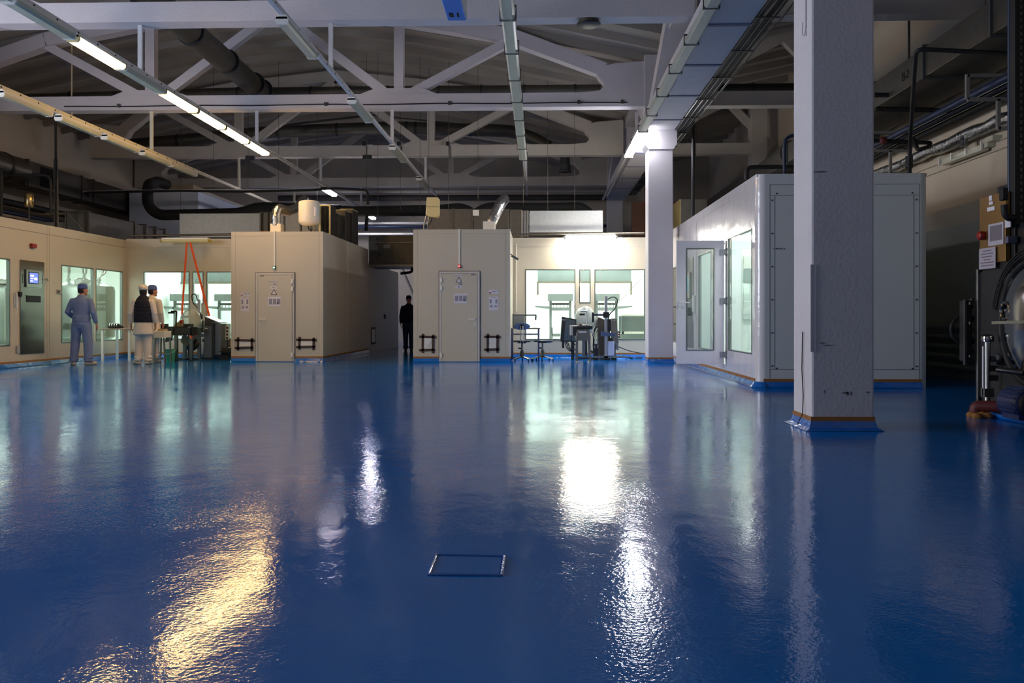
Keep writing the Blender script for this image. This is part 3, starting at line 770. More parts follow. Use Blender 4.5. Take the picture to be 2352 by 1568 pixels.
obj('bracket', BX(7.0, 7.15, 13.7, 13.95, 3.78, 3.86), pale, t)
for i, z in enumerate((3.79, 3.65)): pipe('wall_conduit', f'{["upper","lower"][i]} thin pale conduit on the right wall by the batten light', 'conduit', [(7.13, 9, z), (7.13, 20, z)], .012, hallwall, 0, 'conduits on the right wall')
tag(obj('alarm_bell', lathe(B(), [(.03, -.06), (.07, -.03), (.07, .03), (.03, .06)], (7.09, 15.4, 3.97), 12, 'x'), darkred, None, True), 'small dark red alarm sounder on the right wall', 'alarm')
q = P(1100, 93, 22)
# ================================================================== panel rooms and cabins
HR = 3.05
XW = -10.9          # face of the left panel room
YW = 22.6           # face of the back panel rooms
roomlight = EM('cleanroom_light_panel', (240, 255, 248), 17)
roomlight2 = EM('cleanroom_light_panel_bright', (246, 255, 251), 32)

def window(parent, u0, u1, z0, z1, d, plane, name='window_frame', glass=None, thick=.06):
    """frame part with its pane as sub-part, set in a wall whose face is at d"""
    s = -1 if plane == 'xz' else 1
    fr = rect_frame(B(), u0 + .018, u1 - .018, z0 + .018, z1 - .018, .024, d + s * .008, d - s * thick, plane)
    f = obj(name, fr, alum, parent)
    g = BX(u0 + .01, u1 - .01, d - s * .02, d - s * .027, z0 + .01, z1 - .01) if plane == 'xz' else BX(d - s * .02, d - s * .027, u0 + .01, u1 - .01, z0 + .01, z1 - .01)
    obj('window_pane', g, glass or glassw, f)
    return f

def cove_strip(t, a, b, n, h=.085):
    """cove and tape along a wall foot from a to b (2D), n = outward normal"""
    a, b, n = V(a + (0,)), V(b + (0,)), V(n + (0,))
    bm = B(); prof = [(.075, .003), (.03, .02), (.008, h), (0, h), (0, .003)]
    A_ = [bm.verts.new(a + n * o + V((0, 0, z))) for o, z in prof]; B_ = [bm.verts.new(b + n * o + V((0, 0, z))) for o, z in prof]
    for i in range(len(prof)): bm.faces.new((A_[i], A_[(i + 1) % 5], B_[(i + 1) % 5], B_[i]))
    bm.faces.new(A_); bm.faces.new(list(reversed(B_)))
    obj('cove_base', bm, cove, t)
    t2 = B(); c = (a + b) / 2; bar(t2, a + n * .003 + V((0, 0, h + .022)), b + n * .003 + V((0, 0, h + .022)), .008, .044)
    obj('tape_edge', t2, kraft, t)

# ---- left panel room
t = thing('panel_room', 'long cream panel-walled room on the left with lit windows and a steel control panel', 'clean room', (-12.9, 20, 0), 'panel-walled clean rooms')
Y1, Y2 = PX_(22, 0, XW).y, PX_(141, 0, XW).y
Y3, Y4, Y5 = PX_(214, 0, XW).y, PX_(219, 0, XW).y, PX_(281, 0, XW).y
WZ = (.46, 2.24)
holes = [(15.4, Y1) + WZ, (Y2, Y3) + WZ, (Y4 + .03, Y5) + WZ]
obj('wall_panel', wall_with_holes(B(), 13.5, YW + 4.6, 0, HR, holes, XW - .06, XW, 'yz'), panelm, t)
for h in holes: window(t, h[0], h[1], h[2], h[3], XW, 'yz')
obj('far_wall', BX(-14.9, XW - .06, 27.2, 27.26, 0, HR), insidem, t)
obj('near_wall', BX(-14.9, XW - .06, 13.5, 13.56, 0, HR), insidem, t)
obj('rear_wall', BX(-14.96, -14.9, 13.5, 27.26, 0, HR), insidem, t)
obj('roof', BX(-14.96, XW - .002, 13.5, 27.26, HR, HR + .03), panelm, t)
obj('inner_floor', BX(-14.9, XW - .06, 13.56, 27.2, 0, .02), M('pale_floor_sheet', (215, 225, 220), .4), t)
obj('cornice_seam', bar(B(), (XW + .002, 13.5, 2.88), (XW + .002, YW, 2.88), .004, .01), seamm, t)
Yp = PX_(108, 0, XW).y
for y in (Yp, Yp + .09, YW - .1): obj('panel_seam', bar(B(), (XW + .001, y, .12), (XW + .001, y, HR), .005, .012), M('light_seam', (186, 176, 160), .6), t)
cove_strip(t, (XW, 13.5), (XW, YW), (1, 0))
for y in (16.5, 19.2, 21.8, 24.6): obj('ceiling_light', BX(-14.2, -11.4, y, y + .5, HR - .05, HR - .01), roomlight, t)
# steel control panel set in the left wall
ya, yb = PX_(45, 0, XW).y, PX_(100, 0, XW).y
t = thing('operator_station', 'tall dark steel control panel with a lit screen in the left wall', 'control panel', (XW + .02, (ya + yb) / 2, .3))
zt, zb = PX_(70, 599, XW).z, PX_(70, 812, XW).z
obj('plate', BX(XW + .001, XW + .02, ya, yb, zb, zt), M('mirror_dark_steel', (120, 118, 112), .18, .95, nz=1, amt=.1), t, bev=.004)
y0, y1 = PX_(56, 0, XW).y, PX_(91, 0, XW).y; z0, z1 = PX_(74, 660, XW).z, PX_(74, 620, XW).z
bz = obj('screen_bezel', BX(XW + .018, XW + .05, y0, y1, z0, z1), steel, t, bev=.004)
y0, y1 = PX_(62, 0, XW).y, PX_(82, 0, XW).y; z0, z1 = PX_(74, 650, XW).z, PX_(74, 627, XW).z
obj('screen_rim', rect_frame(B(), y0, y1, z0, z1, .02, XW + .05, XW + .058, 'yz'), machd, bz)
obj('screen', BX(XW + .05, XW + .054, y0, y1, z0, z1), EM('lit_screen', (110, 130, 235), 1.3, (60, 70, 120)), bz)
for (a, b_, c, d) in ((.1, .5, .62, .8), (.12, .45, .4, .5), (.55, .9, .3, .55), (.1, .4, .15, .25)):
    obj('screen_block', BX(XW + .054, XW + .0555, y0 + (y1 - y0) * a, y0 + (y1 - y0) * b_, z0 + (z1 - z0) * c, z0 + (z1 - z0) * d), EM('lit_screen_pale', (215, 225, 255), 1.8, (200, 200, 220)), bz)
for s in (-.03, .03):
    yy = (PX_(56, 0, XW).y if s < 0 else PX_(91, 0, XW).y) + s
    obj('side_handle', tube(B(), bend([(XW + .02, yy, z0 + .0), (XW + .06, yy, z0), (XW + .06, yy, z1 - .05), (XW + .02, yy, z1 - .05)], .02), .007, 6), steel, t, True)
y0, y1 = PX_(58, 0, XW).y, PX_(91, 0, XW).y; z0, z1 = PX_(74, 694, XW).z, PX_(74, 679, XW).z
obj('keyboard_slot', BX(XW + .018, XW + .026, y0, y1, z0, z1), blackp, t)
obj('slot_lip', BX(XW + .018, XW + .05, y0 - .01, y1 + .01, z1, z1 + .012), steel, t)
q = PX_(97, 640, XW)
t = thing('door_lever', 'small steel lever handle on the wall right of the screen', 'handle', (XW + .03, q.y, q.z))
obj('lever', tube(B(), bend([(XW, q.y - .06, q.z), (XW + .05, q.y - .03, q.z), (XW + .05, q.y + .12, q.z), (XW + .05, q.y + .14, q.z - .04)], .02), .012, 8), steel, t, True)
def plaque(label, name, px0, px1, py0, py1, m, cat, dep=.02, Xp=XW, s=1):
    a, b_ = PX_(px0, py0, Xp), PX_(px1, py1, Xp)
    y0, y1 = sorted((a.y, b_.y)); z0, z1 = sorted((a.z, b_.z))
    return tag(obj(name, BX(Xp + .0005 * s, Xp + dep * s, y0, y1, z0, z1), m, None, bev=min(.004, dep / 4)), label, cat)
t = thing('wall_phone', 'white wall telephone with hanging handset left of the steel panel', 'telephone', PX_(34, 680, XW))
a = PX_(34, 690, XW)
obj('base', BX(XW, XW + .03, a.y - .05, a.y + .05, a.z - .1, a.z + .14), whitee, t, bev=.006)
obj('handset', tube(B(), [(XW + .05, a.y - .02, a.z - .14), (XW + .06, a.y - .02, a.z), (XW + .05, a.y - .02, a.z + .16)], .02, 8), whitee, t, True)
obj('cord', tube(B(), [(XW + .04, a.y, a.z - .12), (XW + .05, a.y + .01, a.z - .2), (XW + .03, a.y, a.z - .28)], .008, 6), whitee, t, True)
plaque('black knob on the wall between the phone and the steel panel', 'wall_stop', 40, 45, 670, 681, blackp, 'knob', .06)
plaque('grey socket box low on the left wall', 'wall_socket', 36, 43, 794, 810, M('socket_grey', (170, 165, 160), .5), 'socket', .03)
plaque('red alarm button high on the left wall above the panel', 'alarm_button', 68, 79, 559, 570, redp, 'alarm', .06)
t = thing('pressure_gauge', 'small square gauge on the left wall beside the tank window', 'gauge', PX_(135, 670, XW))
a, b_ = PX_(130, 665, XW), PX_(140, 675, XW)
obj('case', BX(XW, XW + .03, a.y, b_.y, b_.z, a.z), M('grey_case', (160, 155, 150), .5), t, bev=.004)
obj('dial', BX(XW + .03, XW + .033, a.y + .02, a.y + .07, b_.z + .02, a.z - .02), blackp, t)

# tanks inside the left room
def tank(x, y, r, z0, z1, label):
    t = thing('process_tank', label, 'tank', (x, y, 0), 'steel tanks behind the left windows')
    prof = [(r * .3, z0 - .12), (r * .8, z0 - .06), (r, z0 + .06), (r, z1 - .18), (r * .96, z1 - .08), (r * .75, z1 - .01), (r * .35, z1 + .05), (.02, z1 + .06)]
    obj('vessel', lathe(B(), prof, (x, y, 0), 40), M('tank_steel', (128, 134, 128), .3, .85, nz=4, amt=.08), t, True)
    for k in range(4):
        a = PI / 4 + k * PI / 2
        obj('leg', tube(B(), [(x + r * .8 * math.cos(a), y + r * .8 * math.sin(a), .02), (x + r * .8 * math.cos(a), y + r * .8 * math.sin(a), z0)], .035, 8), steel, t, True)
    for k in range(6):
        a = k * 1.05; rr = r * .55
        c = V((x + rr * math.cos(a), y + rr * math.sin(a), z1 - .02))
        p = obj('nozzle_pipe', tube(B(), bend([c, c + V((0, 0, .22)), c + V((.12, .1 - .08 * k, .3)), V((c.x + .12, c.y + .1 - .08 * k, 2.9))], .08), .028, 10), steel, t, True)
        obj('flange', tube(B(), [c + V((0, 0, .1)), c + V((0, 0, .13))], .055, 12), steel, p, True)
    obj('manhole', lathe(B(), [(.17, z1), (.2, z1 + .02), (.2, z1 + .1), (.15, z1 + .14), (.03, z1 + .15)], (x + .1, y - .25, 0), 20), steel, t, True)
    obj('sight_glass_pipe', tube(B(), [(x + .3, y - r - .05, .5), (x + .3, y - r - .05, 1.75)], .018, 8), steel, t, True)
tank(-12.35, 23.2, .78, .46, 1.96, 'large domed steel tank behind the middle left window')
tank(-13.2, 21.3, .62, .46, 1.85, 'smaller steel tank deeper behind the middle left window')
q = V((-11.5, 26.5, 1.4))
t = thing('pipe_valve', 'small steel valve on the white wall beyond the tank', 'valve', q)
obj('wheel', torus(B(), (-12.0, 27.1, 1.37), .09, .02), steel, t, True)
obj('stem', tube(B(), [(-12.0, 27.2, 1.37), (-12.0, 27.05, 1.37)], .03, 8), steel, t, True)

# ---- back-left and back-centre panel rooms
AX0, AX1 = P(531, 0, 20.3).x, P(742, 0, 20.3).x
BX0, BX1 = P(949, 0, 20.3).x, P(1171, 0, 20.3).x
CX = 3.21
def back_room(label, x0, x1, wins, light):
    t = thing('panel_room', label, 'clean room', ((x0 + x1) / 2, YW + 2.5, 0), 'panel-walled clean rooms')
    obj('wall_panel', wall_with_holes(B(), x0, x1, 0, HR + .03, wins, YW, YW + .06), panelm, t)
    for h in wins: window(t, *h, YW, 'xz')
    obj('roof', BX(x0, x1, YW + .002, 28.6, HR + .03, HR + .06), panelm, t)
    obj('far_wall', BX(x0, x1, 28.54, 28.6, 0, HR), insidem, t)
    obj('side_wall', BX(x0, x0 + .05, YW + .06, 28.54, 0, HR), insidem, t)
    obj('side_wall', BX(x1 - .05, x1, YW + .06, 28.54, 0, HR), insidem, t)
    obj('inner_floor', BX(x0 + .05, x1 - .05, YW + .06, 28.54, 0, .02), MATS['pale_floor_sheet'], t)
    for y in (23.6, 25.6, 27.4): obj('ceiling_light', BX(x0 + .4, x1 - .4, y, y + .35, HR - .04, HR), light, t)
    obj('cornice_seam', bar(B(), (x0, YW - .002, 2.88), (x1, YW - .002, 2.88), .004, .01), MATS['light_seam'], t)
    cove_strip(t, (x0, YW), (x1, YW), (0, -1))
    return t
def wn(p0, p1, y0, y1): 
    a, b_ = P(p0, y0, YW), P(p1, y1, YW); return (a.x, b_.x, b_.z, a.z)
back_room('panel room in the left back corner behind the dark bottling machine, orange straps in front', XW, AX0 - .002, [wn(330, 435, 624, 779), wn(443, 467, 624, 698), wn(475, 553, 624, 779)], roomlight)
back_room('brightly lit panel room in the centre right behind the packing machine', BX1 + .002, CX - .02, [wn(1207, 1321, 619, 780), wn(1331, 1356, 619, 695), wn(1366, 1481, 619, 780)], roomlight2)
XRM = BX1

def filler(x, y, label, flip=1):
    t = thing('filling_machine', label, 'machine', (x, y, 0), 'portal filling machines inside the clean rooms')
    mm = M('machine_grey', (124, 131, 129), .4, .4)
    for s in (-.28, .28): obj('post', BX(x + s - .035, x + s + .035, y - .04, y + .04, .02, 1.6), mm, t)
    obj('head_box', BX(x - .36, x + .36, y - .2, y + .2, 1.52, 1.72), mm, t, bev=.01)
    obj('nozzle_bar', BX(x - .25, x + .25, y - .08, y + .08, 1.40, 1.46), steeld, t)
    for k in range(5): obj('nozzle', tube(B(), [(x - .2 + .1 * k, y, 1.4), (x - .2 + .1 * k, y, 1.33)], .012, 8), steel, t, True)
    obj('cross_tray', BX(x - .26, x + .26, y - .15, y + .15, 1.24, 1.33), mm, t)
    obj('wing_tray', prism(B(), [(x + flip * .28, 1.28), (x + flip * .72, 1.34), (x + flip * .72, 1.38), (x + flip * .28, 1.36)], y - .2, y + .2), mm, t)
    obj('lower_beam', BX(x - .3, x + .3, y - .05, y + .05, .5, .58), mm, t)
    obj('switch_box', BX(x - .47 * flip - .05, x - .47 * flip + .05, y - .1, y, .8, .95), mm, t)
    return t
filler(P(1287, 0, 25).x, 25, 'grey portal filling machine seen through the centre room, left window', -1)
filler(P(1393, 0, 25).x, 25, 'grey portal filling machine seen through the centre room, right window', 1)
filler(P(424, 0, 25).x, 25, 'grey portal filling machine behind the back-left room, left window', -1)
filler(P(526, 0, 25).x, 25, 'grey portal filling machine behind the back-left room, right window', -1)
for x0, x1, lab in ((P(1235, 0, 26).x, P(1450, 0, 26).x, 'grey overhead hood across the inside of the centre room'), (P(368, 0, 26).x, P(540, 0, 26).x, 'grey overhead hood across the inside of the back-left room')):
    t = thing('overhead_hood', lab, 'hood', ((x0 + x1) / 2, 26.2, 2.1), 'overhead hoods inside the clean rooms')
    obj('canopy', BX(x0, x1, 26, 26.8, 2.12, 2.5), M('hood_grey', (112, 122, 122), .35, .4, nz=3, amt=.2), t, bev=.01)
    obj('lower_rail', BX(x0 - .02, x1 + .02, 25.96, 26.0, 2.06, 2.12), galv, t)
    for x in (x0, x1): obj('drop_bar', BX(x - .03, x + .03, 26, 26.06, 1.72, 2.12), galv, t)
    obj('hanger', BX(x0 + (x1 - x0) * .45, x0 + (x1 - x0) * .55, 26.3, 26.5, 2.5, HR), galv, t)
t = thing('work_bench', 'pale work bench inside the centre room near its right window', 'bench', (2.45, 24, 0))
x0, x1 = P(1424, 0, 24).x, 3.1
obj('top', BX(x0, x1, 23.7, 24.4, 1.08, 1.12), whitee, t)
for x in (x0 + .05, x1 - .05): obj('leg', BX(x - .03, x + .03, 23.72, 23.78, .02, 1.08), alum, t)
obj('lower_rail', BX(x0, x1, 23.72, 23.76, .6, .66), whitee, t)
obj('back_panel', BX(x0, x1, 24.36, 24.4, .3, 1.08), MATS['hood_grey'], t)

# ---- cabins A and B with doors
def cabin(label, x0, x1, y0, y1, z1, m=panelm, group='free-standing white cabins'):
    t = thing('panel_cabin', label, 'cabin', ((x0 + x1) / 2, (y0 + y1) / 2, 0), group)
    w = B(); wall_with_holes(w, x0, x1, 0, z1, [], y0, y0 + .06); obj('front_wall', w, m, t)
    obj('left_wall', BX(x0, x0 + .06, y0 + .06, y1, 0, z1), m, t)
    obj('right_wall', BX(x1 - .06, x1, y0 + .06, y1, 0, z1), m, t)
    obj('roof', BX(x0 + .06, x1 - .06, y0 + .06, y1, z1 - .06, z1), m, t)
    sm = MATS['light_seam']
    sb = B(); bar(sb, (x0, y0 - .001, z1 - .1), (x1, y0 - .001, z1 - .1), .004, .008)
    for x in (x0 + .1, x1 - .1): bar(sb, (x, y0 - .001, .13), (x, y0 - .001, z1), .006, .004, (0, 1, 0))
    obj('panel_seam', sb, sm, t)
    cove_strip(t, (x0, y0), (x1, y0), (0, -1)); cove_strip(t, (x1, y0), (x1, y1), (1, 0))
    return t
def door(t, px0, px1, Y, hinge_right, z1):
    x0, x1 = P(px0, 0, Y).x, P(px1, 0, Y).x
    obj('door_frame', (lambda b: (box(b, x0, x0 + .05, Y - .03, Y + .01, 0, z1), box(b, x1 - .05, x1, Y - .03, Y + .01, 0, z1), box(b, x0 + .05, x1 - .05, Y - .03, Y + .01, z1 - .05, z1), b)[-1])(B()), M('door_frame_paint', (204, 198, 190), .4), t, bev=.004)
    obj('frame_seal', (lambda b: (box(b, x0 - .012, x0, Y - .02, Y + .01, 0, z1 + .012), box(b, x1, x1 + .012, Y - .02, Y + .01, 0, z1 + .012), box(b, x0, x1, Y - .02, Y + .01, z1, z1 + .012), b)[-1])(B()), M('dark_seal', (62, 56, 60), .7), t)
    d = obj('door', BX(x0 + .056, x1 - .056, Y - .035, Y - .002, .012, z1 - .056), panelm, t, bev=.003)
    hx = x1 - .05 if hinge_right else x0 + .05
    lx = x0 + .13 if hinge_right else x1 - .13; s = 1 if hinge_right else -1
    for z in (z1 - .2, z1 - .38, .16): obj('hinge', BX(hx - .025, hx + .025, Y - .06, Y - .03, z - .055, z + .055), whitee, d, bev=.005)
    obj('door_handle', tube(B(), bend([(lx - .02 * s, Y - .035, 1.0), (lx - .02 * s, Y - .09, 1.0), (lx + .13 * s, Y - .09, 1.0)], .02), .011, 8), whitee, d, True)
    obj('key_plate', lathe(B(), [(.024, 0), (.024, .008)], (lx - .02 * s, Y - .043, .87), 16, 'y'), whitee, d)
    obj('keyhole', BX(lx - .02 * s - .004, lx - .02 * s + .004, Y - .0445, Y - .043, .855, .882), blackp, d)
    return d
ZD = 2.09
tA = cabin('cream panel cabin with a door and two taped horizontal vents, heater tank on its roof', AX0, AX1, 20.3, 25.7, 3.06)
door(tA, 588, 677, 20.3, True, ZD)
vs = B(); yt = PX_(798, 0, AX1).y
bar(vs, (AX1 + .002, yt, .13), (AX1 + .002, yt, 3.05), .004, .06, (0, 1, 0)); obj('joint_cover', vs, whitee, tA)
obj('low_rear_block', BX(AX0 + .4, AX1, 25.72, 31.2, 0, 2.66), panelm, tA)
tB = cabin('greyish panel cabin with a door and two taped upright vents, beside the bright room', BX0, BX1, 20.3, 26.6, 3.10)
door(tB, 1009, 1102, 20.3, False, 2.115)
obj('side_trim', BX(BX1, BX1 + .01, 20.3, 20.34, .13, 3.1), whitee, tB)
for t_, px, y0, y1, m, lab in ((tA, 631, 530, 611, EM('lit_green_lamp', (150, 255, 200), 4), 'green'), (tB, 1055, 526, 608, EM('lit_red_lamp', (255, 40, 40), 5), 'red')):
    a, b_ = P(px, y0, 20.3), P(px, y1, 20.3)
    obj('conduit', BX(a.x - .018, a.x + .018, 20.275, 20.3, b_.z, a.z), whitee, t_)
    l = obj('indicator_box', BX(a.x - .03, a.x + .03, 20.25, 20.3, b_.z - .075, b_.z + .005), M(lab + '_lamp_box', (30, 70, 60) if lab == 'green' else (150, 30, 30), .4), t_, bev=.006)
    obj('indicator_lamp', lathe(B(), [(.02, 0), (.02, .008), (.012, .015)], (a.x, 20.235, b_.z - .035), 14, 'y'), m, l, label='glowing ' + lab + ' lamp')

# things stuck on the cabins
def sheet(name, label, px0, px1, py0, py1, Y, m=paper, cat='notice', d=.004, group=None):
    a, b_ = P(px0, py0, Y), P(px1, py1, Y)
    t = thing(name, label, cat, ((a.x + b_.x) / 2, Y - d, b_.z), group)
    obj('paper', BX(a.x, b_.x, Y - d, Y - .0005, b_.z, a.z), m, t)
    def rel(u0, u1, v0, v1, mm, nm='print'):
        x0, x1 = a.x + (b_.x - a.x) * u0, a.x + (b_.x - a.x) * u1; z0, z1 = b_.z + (a.z - b_.z) * v0, b_.z + (a.z - b_.z) * v1
        obj(nm, BX(x0, x1, Y - d - .0015, Y - d + .0005, z0, z1), mm, t)
    return t, rel, a, b_
YDR = 20.3 - .035
for cab, dx, dy, w, zone in (('cream', 0, 0, 'cream', 1), ('greyish', 428, -12, 'greyish', 2)):
    A = cab == 'cream'
    # picture strip on the door
    x0, x1, y0, y1 = (616, 645, 681, 703) if A else (1043, 1073, 674, 696)
    t, rel, a, b_ = sheet('picture_notice', f'white sheet with three grey pictures on the {cab} cabin door', x0, x1, y0, y1, YDR)
    for u in (.07, .39, .7): rel(u, u + .26, .2, .78, greyink, 'picture')
    rel(.72, .8, .24, .45, M('blue_print', (60, 60, 120), .7), 'dark_figure')
    # small name labels
    x0, x1, y0, y1 = (619, 636, 645, 649) if A else (1044, 1062, 631, 636)
    t, rel, a, b_ = sheet('door_label', f'narrow zone label near the top of the {cab} cabin door', x0, x1, y0, y1, YDR)
    obj('lettering', text_bm('ZONA Nr.4' if A else 'ZONA Nr.1', .04, ((a.x + b_.x) / 2, YDR - .0055, (a.z + b_.z) / 2)), ink, t)
    x0, x1, y0, y1 = (628, 634, 651, 654) if A else (1053, 1061, 650, 654)
    t, rel, a, b_ = sheet('door_label', f'tiny dark word sticker on the {cab} cabin door', x0, x1, y0, y1, YDR)
    for u in (.05, .3, .55, .78): rel(u, u + .17, .1, .9, M('blue_print', (60, 60, 120), .7), 'lettering')
    x0, x1, y0, y1 = (621, 636, 658, 663) if A else (1046, 1062, 656, 662)
    t, rel, a, b_ = sheet('door_label', f'pale small label above the pictures on the {cab} cabin door', x0, x1, y0, y1, YDR)
    rel(.3, .7, .3, .7, greyink, 'lettering')
    # triangle sign
    cx, cz0, cz1 = (629.5, 665, 676) if A else (1054, 637, 648)
    p0, p1, p2 = P(cx, cz0, YDR), P(cx - 6.5, cz1, YDR), P(cx + 6.5, cz1, YDR)
    t = thing('warning_triangle', f'black outlined warning triangle on the {cab} cabin door', 'sign', (p0.x, YDR, p1.z))
    obj('sign_face', prism(B(), [(p.x, p.z) for p in (p0, p1, p2)], YDR - .003, YDR - .0005), paper, t)
    tb = B()
    for u, v in ((p0, p1), (p1, p2), (p2, p0)): bar(tb, u + V((0, -.004, 0)), v + V((0, -.004, 0)), .003, .014, (0, 1, 0)) if 0 else bar(tb, u + V((0, -.004, 0)), v + V((0, -.004, 0)), .012, .003, (0, 1, 0))
    obj('outline', tb, ink, t)
    # maker's mark
    x0, y0 = (597, 633) if A else (1082, 630)
    a, b_ = P(x0, y0 - 1.5, YDR), P(x0 + 10, y0 + 2.5, YDR)
    t = thing('maker_mark', f'small black lettering at the top corner of the {cab} cabin door', 'logo', (a.x + .05, YDR, a.z))
    mk = B(); w = b_.x - a.x
    prism(mk, [(a.x, b_.z + .004), (a.x + .012, a.z), (a.x + .022, a.z), (a.x + .012, b_.z)], YDR - .002, YDR - .0005)
    for k in range(5): rect_frame(mk, a.x + w * (.3 + .14 * k), a.x + w * (.38 + .14 * k), b_.z + .012, b_.z + .028, .005, YDR - .002, YDR - .0005)
    obj('lettering', mk, ink, t)
    # wall notices
    x0, x1 = (553, 573) if A else (1123, 1145)
    y0, y1, y2, y3 = (672, 679, 681, 715) if A else (666, 674, 681, 712)
    t, rel, a, b_ = sheet('sign_strip', f'small white strip sign with red mark on the {cab} cabin wall', x0, x1, y0, y1, 20.3)
    rel(.02, .25, .05, .35, redp, 'red_mark'); rel(.3, .75, .45, .75, greyink, 'lettering'); rel(.85, .97, .5, .8, greenp, 'green_mark')
    t, rel, a, b_ = sheet('wall_notice', f'white printed sheet hung on the {cab} cabin wall beside the door', x0, x1 - 1, y2, y3, 20.3)
    rel(.08, .3, .5, .8, greyink, 'picture'); rel(.7, .92, .5, .8, greyink, 'picture'); rel(.12, .4, .2, .36, greyink); rel(.6, .88, .22, .36, greyink); rel(.3, .7, .9, .94, greyink)

def taped_vent(label, px0, px1, py0, py1, slats, foilc=False):
    a, b_ = P(px0, py0, 20.3), P(px1, py1, 20.3); Y = 20.3
    t = thing('taped_vent', label, 'vent', ((a.x + b_.x) / 2, Y, b_.z), 'vents taped over with brown tape')
    obj('grille', BX(a.x, b_.x, Y - .012, Y - .001, b_.z, a.z), whitee, t)
    sl = B(); z = b_.z + .03
    while z < a.z - .02: box(sl, a.x + .02, b_.x - .02, Y - .02, Y - .01, z, z + .012); z += .032 if slats else .09
    obj('slats', sl, M('vent_film', (226, 222, 216), .4) if not slats else M('vent_slat', (214, 210, 206), .5), t)
    w = .055
    def strip(x0, z0, x1, z1): obj('tape_strip', bar(B(), (x0, Y - .016, z0), (x1, Y - .016, z1), w, .006, (0, 1, 0)), brown, t)
    strip(a.x - .1, a.z + .01, b_.x + .09, a.z + .0); strip(a.x - .1, b_.z - .01, b_.x + .06, b_.z)
    strip(a.x - .02, b_.z - .07, a.x - .015, a.z + .08); strip(b_.x + .015, b_.z - .08, b_.x + .02, a.z + .06)
    if foilc:
        f = B(); prism(f, [(a.x + .05, b_.z + .04), (b_.x - .03, a.z - .06), (b_.x - .03, a.z - .12), (a.x + .1, b_.z + .02)], Y - .0215, Y - .0205); obj('plastic_cover', f, M('vent_film', (226, 222, 216), .4), t)
taped_vent('brown-taped low vent left of the cream cabin door', 549, 577, 782, 798, False)
taped_vent('brown-taped low vent right of the cream cabin door', 690, 719, 781, 796, False)
taped_vent('brown-taped upright vent left of the greyish cabin door, plastic over it', 973, 993, 774, 803, False, True)
taped_vent('brown-taped upright vent right of the greyish cabin door, slats showing', 1122, 1141, 774, 802, True)
a, b_ = PX_(853, 756, AX1), PX_(861, 785, AX1)
t = thing('taped_vent', 'brown-taped vent low on the dark side wall of the cream cabin', 'vent', (AX1, a.y, b_.z), 'vents taped over with brown tape')
obj('grille', BX(AX1 + .001, AX1 + .01, min(a.y, b_.y), max(a.y, b_.y), b_.z, a.z), whitee, t)
obj('tape_strip', rect_frame(B(), min(a.y, b_.y), max(a.y, b_.y), b_.z, a.z, .06, AX1 + .008, AX1 + .014, 'yz'), brown, t)
tag(obj('wall_slot', BX(AX1 + .001, AX1 + .02, PX_(884, 0, AX1).y - .15, PX_(884, 0, AX1).y + .1, 1.0, 1.15), brown), 'small dark slot at the far end of the cream cabin side', 'vent')
# swivel lamp on the side of cabin B
q = PX_(1171, 585, BX1)
t = thing('arm_lamp', 'small grey swivel lamp on the right side wall of the greyish cabin', 'lamp', (BX1, 20.6, q.z))
obj('arm', tube(B(), [(BX1, 20.6, q.z + .05), (BX1 + .08, 20.6, q.z - .02)], .012, 8), alum, t, True)
obj('head', bar(B(), (BX1 + .03, 20.6, q.z + .0), (BX1 + .19, 20.6, q.z - .09), .06, .05), alum, t)
pipe('wall_conduit', 'thin white conduit dropping down the corner right of the greyish cabin', 'conduit', [(BX1 + .09, YW - .02, 2.95), (BX1 + .09, YW - .02, 1.2)], .012, whitee, 0)
# small duct unit bridging the passage between the cabins
a, b_ = P(846, 541, 25.8), P(962, 612, 25.8)
t = thing('air_handler', 'dull steel air unit bridging the passage between the two cabins', 'ventilation unit', ((a.x + b_.x) / 2, 26.4, b_.z))
obj('casing', BX(AX1 + .002, BX0 - .002, 25.75, 27.3, b_.z + .06, a.z), galvd, t, bev=.01)
obj('base_frame', BX(AX1 + .002, BX0 - .002, 25.72, 27.3, b_.z, b_.z + .06), galv, t)
obj('flange', BX(AX1 + .002, BX0 - .002, 25.72, 25.76, a.z - .22, a.z - .2), galv, t)
for px in (868, 900, 925): q = P(px, 0, 25.7); obj('panel_rib', BX(q.x - .015, q.x + .015, 25.73, 25.76, b_.z + .06, a.z - .24), galvd, t)
for px, py in ((866, 548), (872, 586), (866, 560)): q = P(px, py, 25.7); obj('knob', BX(q.x - .02, q.x + .02, 25.7, 25.75, q.z - .02, q.z + .02), blackp, t)
q = P(888, 565, 25.7); obj('rating_plate', BX(q.x - .1, q.x + .1, 25.735, 25.75, q.z - .06, q.z + .05), M('rating_plate', (150, 148, 142), .5), t)
pipe('drain_pipe', 'black drain pipe elbow under the air unit in the passage', 'pipe', [P(920, 628, 26.5), P(946, 625, 26.5), P(947, 612, 26.5)], .04, blackp, .08)
tag(obj('slanting_bar', bar(B(), P(922, 612, 34), P(960, 700, 34), .3, .05), plaster2), 'grey slanting bar high in the passage at the far end', 'brace')  # one flat bar set aslant across the far end of the passage

